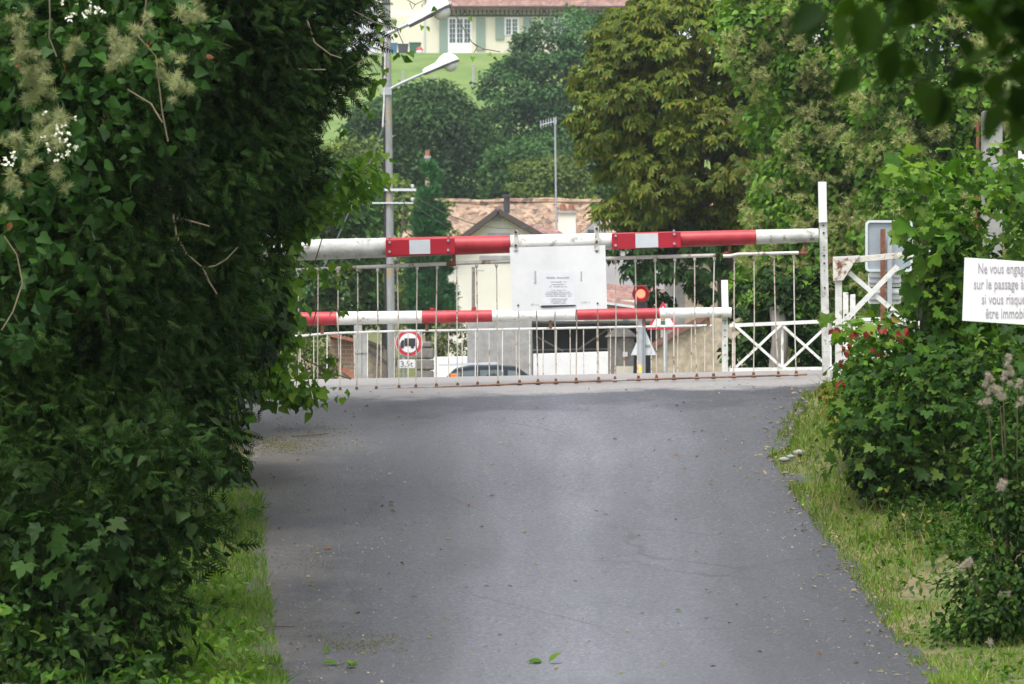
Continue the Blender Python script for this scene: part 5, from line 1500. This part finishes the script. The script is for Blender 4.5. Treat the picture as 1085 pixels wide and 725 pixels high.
# branch of a near tree across the top right corner; its unseen crown is spread wide to darken the hedge
ot = empty('shade_tree', (3.6, 8.5, float(gz(3.6, 8.5)))); tag(ot, 'tree leaning over the lane whose large dark leaves fill the top right corner', 'tree')
lv = Leaves()
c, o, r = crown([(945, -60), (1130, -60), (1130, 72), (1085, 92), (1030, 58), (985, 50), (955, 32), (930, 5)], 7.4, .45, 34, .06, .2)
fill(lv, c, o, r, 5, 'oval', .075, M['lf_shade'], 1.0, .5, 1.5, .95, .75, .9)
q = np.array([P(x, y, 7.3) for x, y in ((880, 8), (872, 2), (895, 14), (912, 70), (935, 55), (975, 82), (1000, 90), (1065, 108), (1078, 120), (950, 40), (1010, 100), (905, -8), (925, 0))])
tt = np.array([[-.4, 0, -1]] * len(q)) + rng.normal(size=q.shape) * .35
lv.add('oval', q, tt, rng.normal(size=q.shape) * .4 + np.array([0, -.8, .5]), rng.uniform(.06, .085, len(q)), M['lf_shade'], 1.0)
# unseen crown above the frame, spread back to keep sky light off the hedge
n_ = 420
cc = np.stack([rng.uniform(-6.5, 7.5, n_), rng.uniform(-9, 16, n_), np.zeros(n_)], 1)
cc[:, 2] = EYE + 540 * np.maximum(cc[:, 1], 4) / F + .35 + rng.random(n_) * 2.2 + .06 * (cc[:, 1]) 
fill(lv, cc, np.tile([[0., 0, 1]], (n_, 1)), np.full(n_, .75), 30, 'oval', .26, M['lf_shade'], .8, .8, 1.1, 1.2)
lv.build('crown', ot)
m_ = MB(); pts = trunk_mesh(m_, np.array([3.6, 8.5, float(gz(3.6, 8.5)) - .2]), (2.6, 13, 6.2), .22, .08, .2)
limbs(m_, pts, [cc[i] for i in range(0, 400, 22)] + [P(1040, -10, 7.4), P(960, 0, 7.4)], .05)
m_.build('trunk', M['bark'], ot)

# ------------------------------------------------------------------ verges, litter
def grass(name, label_kind, n, xf, d0, d1, h, mat, straw=.12):
    dd = rng.uniform(d0, d1, n); x = xf(dd, rng.random(n))
    pos = np.stack([x, dd, gz(x, dd) - .01], 1)
    tip = rng.normal(size=(n, 3)) * np.array([.45, .45, 0]) + np.array([0, 0, 1])
    nrm = rng.normal(size=(n, 3)) * np.array([1, 1, .1]) + np.array([0, -.4, 0])
    tuftn = np.sin(x * 5 + np.sin(dd * 3) * 2) * np.cos(dd * 4.3) * .45 + .8
    kp = ~((np.sin(x * 2.6 + 1.1 + np.sin(dd * 1.1)) * np.cos(dd * 1.35 + .4) > .5) & (rng.random(n) < .88)) if straw > .05 and h < .1 else np.ones(n, bool)
    pos, tip, nrm, tuftn, n = pos[kp], tip[kp], nrm[kp], tuftn[kp], int(kp.sum())
    sz = h * tuftn * rng.uniform(.45, 1.3, n); k = rng.random(n) < straw
    lv = Leaves()
    lv.add('blade', pos[~k], tip[~k], nrm[~k], sz[~k], mat, .008 / sz[~k]); lv.add('blade', pos[k], tip[k], nrm[k], sz[k] * 1.1, M['lf_straw'], .005 / sz[k])
    return tag(lv.build(name), kind='stuff')


g1 = grass('grass', '', 46000, lambda d, u: edge_r(d) - .08 + (u ** 1.3) * 2.4, 24, 41.5, .075, M['lf_grass'], .08); g1['label'] = 'sunny patchy grass on the right verge of the lane'; g1['category'] = 'grass'
g2 = grass('grass', '', 24000, lambda d, u: edge_l(d) + .1 - (u ** 1.1) * 1.1, 25, 36, .1, M['lf_grassdark'], .08); g2['label'] = 'green grass strip between the left hedge and the lane'; g2['category'] = 'grass'
g3 = grass('grass', '', 5000, lambda d, u: edge_r(d) + .1 + u * 1.8, 33, 41, .2, M['lf_grass'], .25); g3['label'] = 'taller weedy grass under the right bushes'; g3['category'] = 'grass'
# weeds among it
wd = Leaves(); n_ = 500; dd = rng.uniform(26, 40, n_); xx = edge_r(dd) + .1 + rng.random(n_) * 2.2; pp_ = np.stack([xx, dd, gz(xx, dd) + .03], 1)
fill(wd, pp_, np.tile([[0., 0, 1]], (n_, 1)), np.full(n_, .07), 7, 'oval', .05, M['lf_maple'], .0, .9)
n_ = 240; dd = rng.uniform(32.6, 35.2, n_); xx = (np.interp(dd, [32.6, 35.2], [985, 925]) + rng.random(n_) * 120 - 542.5) * dd / F; pp_ = np.stack([xx, dd, gz(xx, dd) + .08], 1)
fill(wd, pp_, np.tile([[0., 0, 1]], (n_, 1)), rng.uniform(.06, .26, n_), 8, 'oval', .055, M['lf_bramble'], .0, .8); fill(wd, pp_[:40], np.tile([[0., 0, 1]], (40, 1)), np.full(40, .2), 3, 'oval', .04, M['lf_yellow'], -.3, .6)
n_ = 260; dd = rng.uniform(25, 33, n_); xx = edge_l(dd) - .05 - rng.random(n_) * .7; pp_ = np.stack([xx, dd, gz(xx, dd) + .05], 1)
fill(wd, pp_, np.tile([[0., 0, 1]], (n_, 1)), np.full(n_, .08), 7, 'oval', .06, M['lf_vine'], .0, .9)
tag(wd.build('weeds'), 'broad-leaved weeds scattered through both verges', 'weeds', None, 'stuff')

# grit and moss crumbs along the road margins
gt = Leaves(); n_ = 3000
dd = rng.uniform(26, 41.5, n_); u = rng.random(n_); side = rng.random(n_) < .62
xx = np.where(side, edge_l(dd) + u ** 2.2 * 1.3, edge_r(dd) - u ** 3 * .8)
def road_p(x, d, h=.008): return np.stack([x, d, gz(x, d) + h], 1)
gt.add('crumb', road_p(xx, dd), rng.normal(size=(n_, 3)) * np.array([1, 1, .1]), np.tile([[0., 0, 1]], (n_, 1)), rng.uniform(.005, .018, n_) * np.where(rng.random(n_) < .05, 2, 1), M['grit'])
n_ = 900; dd = rng.uniform(26, 41.8, n_); xx = edge_l(dd) + rng.random(n_) * (edge_r(dd) - edge_l(dd))
gt.add('crumb', road_p(xx, dd), rng.normal(size=(n_, 3)) * np.array([1, 1, .1]), np.tile([[0., 0, 1]], (n_, 1)), rng.uniform(.005, .016, n_), M['grit'])
n_ = 260; dd = rng.uniform(27, 41.8, n_); xx = edge_l(dd) + rng.random(n_) ** 1.3 * (edge_r(dd) - edge_l(dd))
kk = rng.integers(0, 3, n_)
for j, mm in enumerate(('lf_rust', 'lf_straw', 'lf_yellow')):
    q = kk == j; m2 = int(q.sum())
    gt.add('oval', road_p(xx[q], dd[q], .012), rng.normal(size=(m2, 3)) * np.array([1, .8, .1]), rng.normal(size=(m2, 3)) * .3 + np.array([0., -.2, 1]), rng.uniform(.015, .045, m2), M[mm], .9)
n_ = 300; dd = rng.uniform(27, 41, n_); xx = edge_r(dd) - .06 + rng.normal(size=n_) * .1; gt.add('oval', road_p(xx, dd, .014), rng.normal(size=(n_, 3)) * np.array([1, .8, .15]), rng.normal(size=(n_, 3)) * .3 + np.array([0., -.2, 1]), rng.uniform(.02, .06, n_), M['lf_straw'], .7)
tag(gt.build('road_grit'), 'pale grit, crumbs and leaf scraps scattered along the lane', 'grit', None, 'stuff')
ms = Leaves()
def patch(cx, cy, sx, sy, n, size):
    px = rng.normal(cx, sx, n); py = rng.normal(cy, sy, n); d = np.interp(py, [392, 403, 459, 525, 632, 725, 760], [45, 42, 39, 36, 32, 28.7, 27.8]); x = (px - 542.5) * d / F
    ms.add('crumb', road_p(x, d), rng.normal(size=(n, 3)) * np.array([1, 1, .1]), np.tile([[0., 0, 1]], (n, 1)), rng.uniform(.4, 1.2, n) * size, M['moss'])
for _ in range(16): patch(385 + random.gauss(0, 24), 681 + random.gauss(0, 6), 10, 1.6, 30, .014)
for _ in range(12): patch(335 + random.gauss(0, 30), 668 + random.gauss(0, 16), 14, 2, 22, .013)
for _ in range(16): patch(300 + random.gauss(0, 20), 470 + random.gauss(0, 6), 10, 2, 34, .018)
for _ in range(10): patch(320 + random.gauss(0, 20), 600 + random.gauss(0, 16), 12, 2.5, 16, .013)
patch(340, 462, 22, 8, 160, .016)
tag(ms.build('moss'), 'moss and crumbs in patches on the left of the lane', 'moss', None, 'stuff')
# bigger fallen leaves and twigs, each its own thing
FL = [(575, 702, .15, 'lf_maple', 'green fallen leaf lying in the middle of the lane at the bottom'), (366, 706, .17, 'lf_maple', 'green fallen sprig near the left verge at the bottom'),
      (338, 707, .08, 'lf_rust', 'brown fallen leaf left of the green sprig'), (343, 585, .09, 'lf_rust', 'dark brown fallen leaf on the lane below the crossing'),
      (376, 652, .08, 'lf_rust', 'brown curled leaf above the moss patch'), (271, 560, .08, 'lf_rust', 'rust coloured fallen leaf at the left lane edge'),
      (637, 598, .05, 'lf_rust', 'small dark fallen leaf right of the lane centre'), (740, 592, .06, 'lf_maple', 'small green leaf on the right half of the lane'),
      (649, 471, .07, 'lf_rust', 'tan fallen leaf on the upper lane'), (345, 693, .09, 'lf_maple', 'pale green leaf above the fallen sprig'),
      (722, 651, .07, 'lf_maple', 'pale green leaf on the lower right of the lane'), (980, 703, .12, 'lf_maple', 'green leaf at the right lane edge at the bottom'), (565, 602, .05, 'lf_yellow', 'yellow fallen leaf in the lane centre')]
for x, y, s, mt, lb_ in FL:
    dd = float(np.interp(y, [392, 403, 459, 525, 632, 725, 760], [45, 42, 39, 36, 32, 28.7, 27.8])); X = xpx(x, dd)
    lv = Leaves(); k = 4 if s > .12 else 1
    q = np.array([[X + random.uniform(-.04, .04) * (k > 1), dd + random.uniform(-.06, .06) * (k > 1), float(gz(X, dd)) + .012] for _ in range(k)])
    lv.add('oval', q, rng.normal(size=(k, 3)) * np.array([1, .6, .25]) + np.array([0, 0, .12]), np.tile([[0., -.3, 1]], (k, 1)), s * .65, M[mt], 1.1)
    tag(lv.build('fallen_leaf'), lb_, 'leaf', 'fallen leaves on the lane')
for x, y, L_, a_, lb_ in ((290, 668, .25, .1, 'dark twig lying at the left lane edge near the moss'), (330, 462, .3, .25, 'thin twig on the grit at the upper left of the lane')):
    dd = float(np.interp(y, [392, 403, 459, 525, 632, 725, 760], [45, 42, 39, 36, 32, 28.7, 27.8])); X = xpx(x, dd); z = float(gz(X, dd)) + .015
    m_ = MB(); m_.tube([(X - L_ / 2, dd, z), (X, dd + a_ * .1, z + .01), (X + L_ / 2, dd + a_, z + .1 * a_)], [.006, .005, .003], 5); tag(m_.build('fallen_twig', M['bark']), lb_, 'twig', 'fallen twigs')
# stones by the right lane edge
for k, (x, y, s) in enumerate(((831, 493, .035), (838, 497, .028), (847, 492, .042))):
    dd = 37.3 + .12 * (k - 1); X = xpx(x, dd); m_ = MB(); m_.ball((X, dd, float(gz(X, dd)) + .03), s, 3, .6, 1.3, .9)
    tag(m_.build('stone', M['concrete']), ('smallest', 'middle', 'largest')[0 if s == .028 else 1 if s == .035 else 2] + ' pale stone of three at the right lane edge', 'stone', 'pale stones at the lane edge')

# ------------------------------------------------------------------ air
hm = bpy.data.materials.new('thin_haze'); hm.use_nodes = True; hn = hm.node_tree
hn.nodes.remove(hn.nodes['Principled BSDF'])
pv_ = hn.nodes.new('ShaderNodeVolumePrincipled'); pv_.inputs['Color'].default_value = (.82, .9, 1, 1); pv_.inputs['Density'].default_value = HAZE
hn.links.new(pv_.outputs[0], hn.nodes['Material Output'].inputs['Volume'])
if HAZE > 0:
    hz = MB().box((-2600, -90, -2), (2600, 3100, 70)).build('haze', hm); tag(hz, kind='stuff')

# ------------------------------------------------------------------ camera, light, world
cam = bpy.data.cameras.new('camera'); co = bpy.data.objects.new('camera', cam); COL.objects.link(co)
co.location = (0, 0, EYE); co.rotation_euler = (math.pi / 2, 0, 0)
cam.sensor_width = 36; cam.lens = 36 * F / 1085.0; cam.shift_y = (HOR - 362.5) / 1085.0
cam.clip_end = 6000; cam.clip_start = .1
cam.dof.use_dof = True; cam.dof.focus_distance = 43; cam.dof.aperture_fstop = 13
SC.camera = co

to_sun = Vector((-.16, -.42, 1.0)).normalized()
su = bpy.data.lights.new('sun', 'SUN'); so = bpy.data.objects.new('sun', su); COL.objects.link(so)
so.rotation_euler = to_sun.to_track_quat('Z', 'Y').to_euler(); su.energy = 1.4; su.angle = math.radians(24); su.color = (1, .96, .9)
w = bpy.data.worlds.new('World'); SC.world = w; w.use_nodes = True
nt = w.node_tree; bg = nt.nodes['Background']
sk = nt.nodes.new('ShaderNodeTexSky'); sk.sky_type = 'NISHITA'; sk.sun_disc = False
sk.sun_elevation = math.asin(to_sun.z); sk.sun_rotation = math.atan2(to_sun.x, to_sun.y); sk.dust_density = 3.0
hs = nt.nodes.new('ShaderNodeHueSaturation'); hs.inputs['Saturation'].default_value = .22
nt.links.new(sk.outputs[0], hs.inputs['Color']); nt.links.new(hs.outputs[0], bg.inputs['Color']); bg.inputs['Strength'].default_value = .13

vs_ = SC.view_settings
vs_.view_transform = 'Standard'; vs_.look = 'None'; vs_.gamma = 1; vs_.exposure = 1.2
SC.display_settings.display_device = 'sRGB'
cy = SC.cycles
cy.max_bounces = 6; cy.diffuse_bounces = 3; cy.glossy_bounces = 2; cy.transmission_bounces = 4; cy.use_denoising = True
cy.caustics_reflective = False; cy.caustics_refractive = False
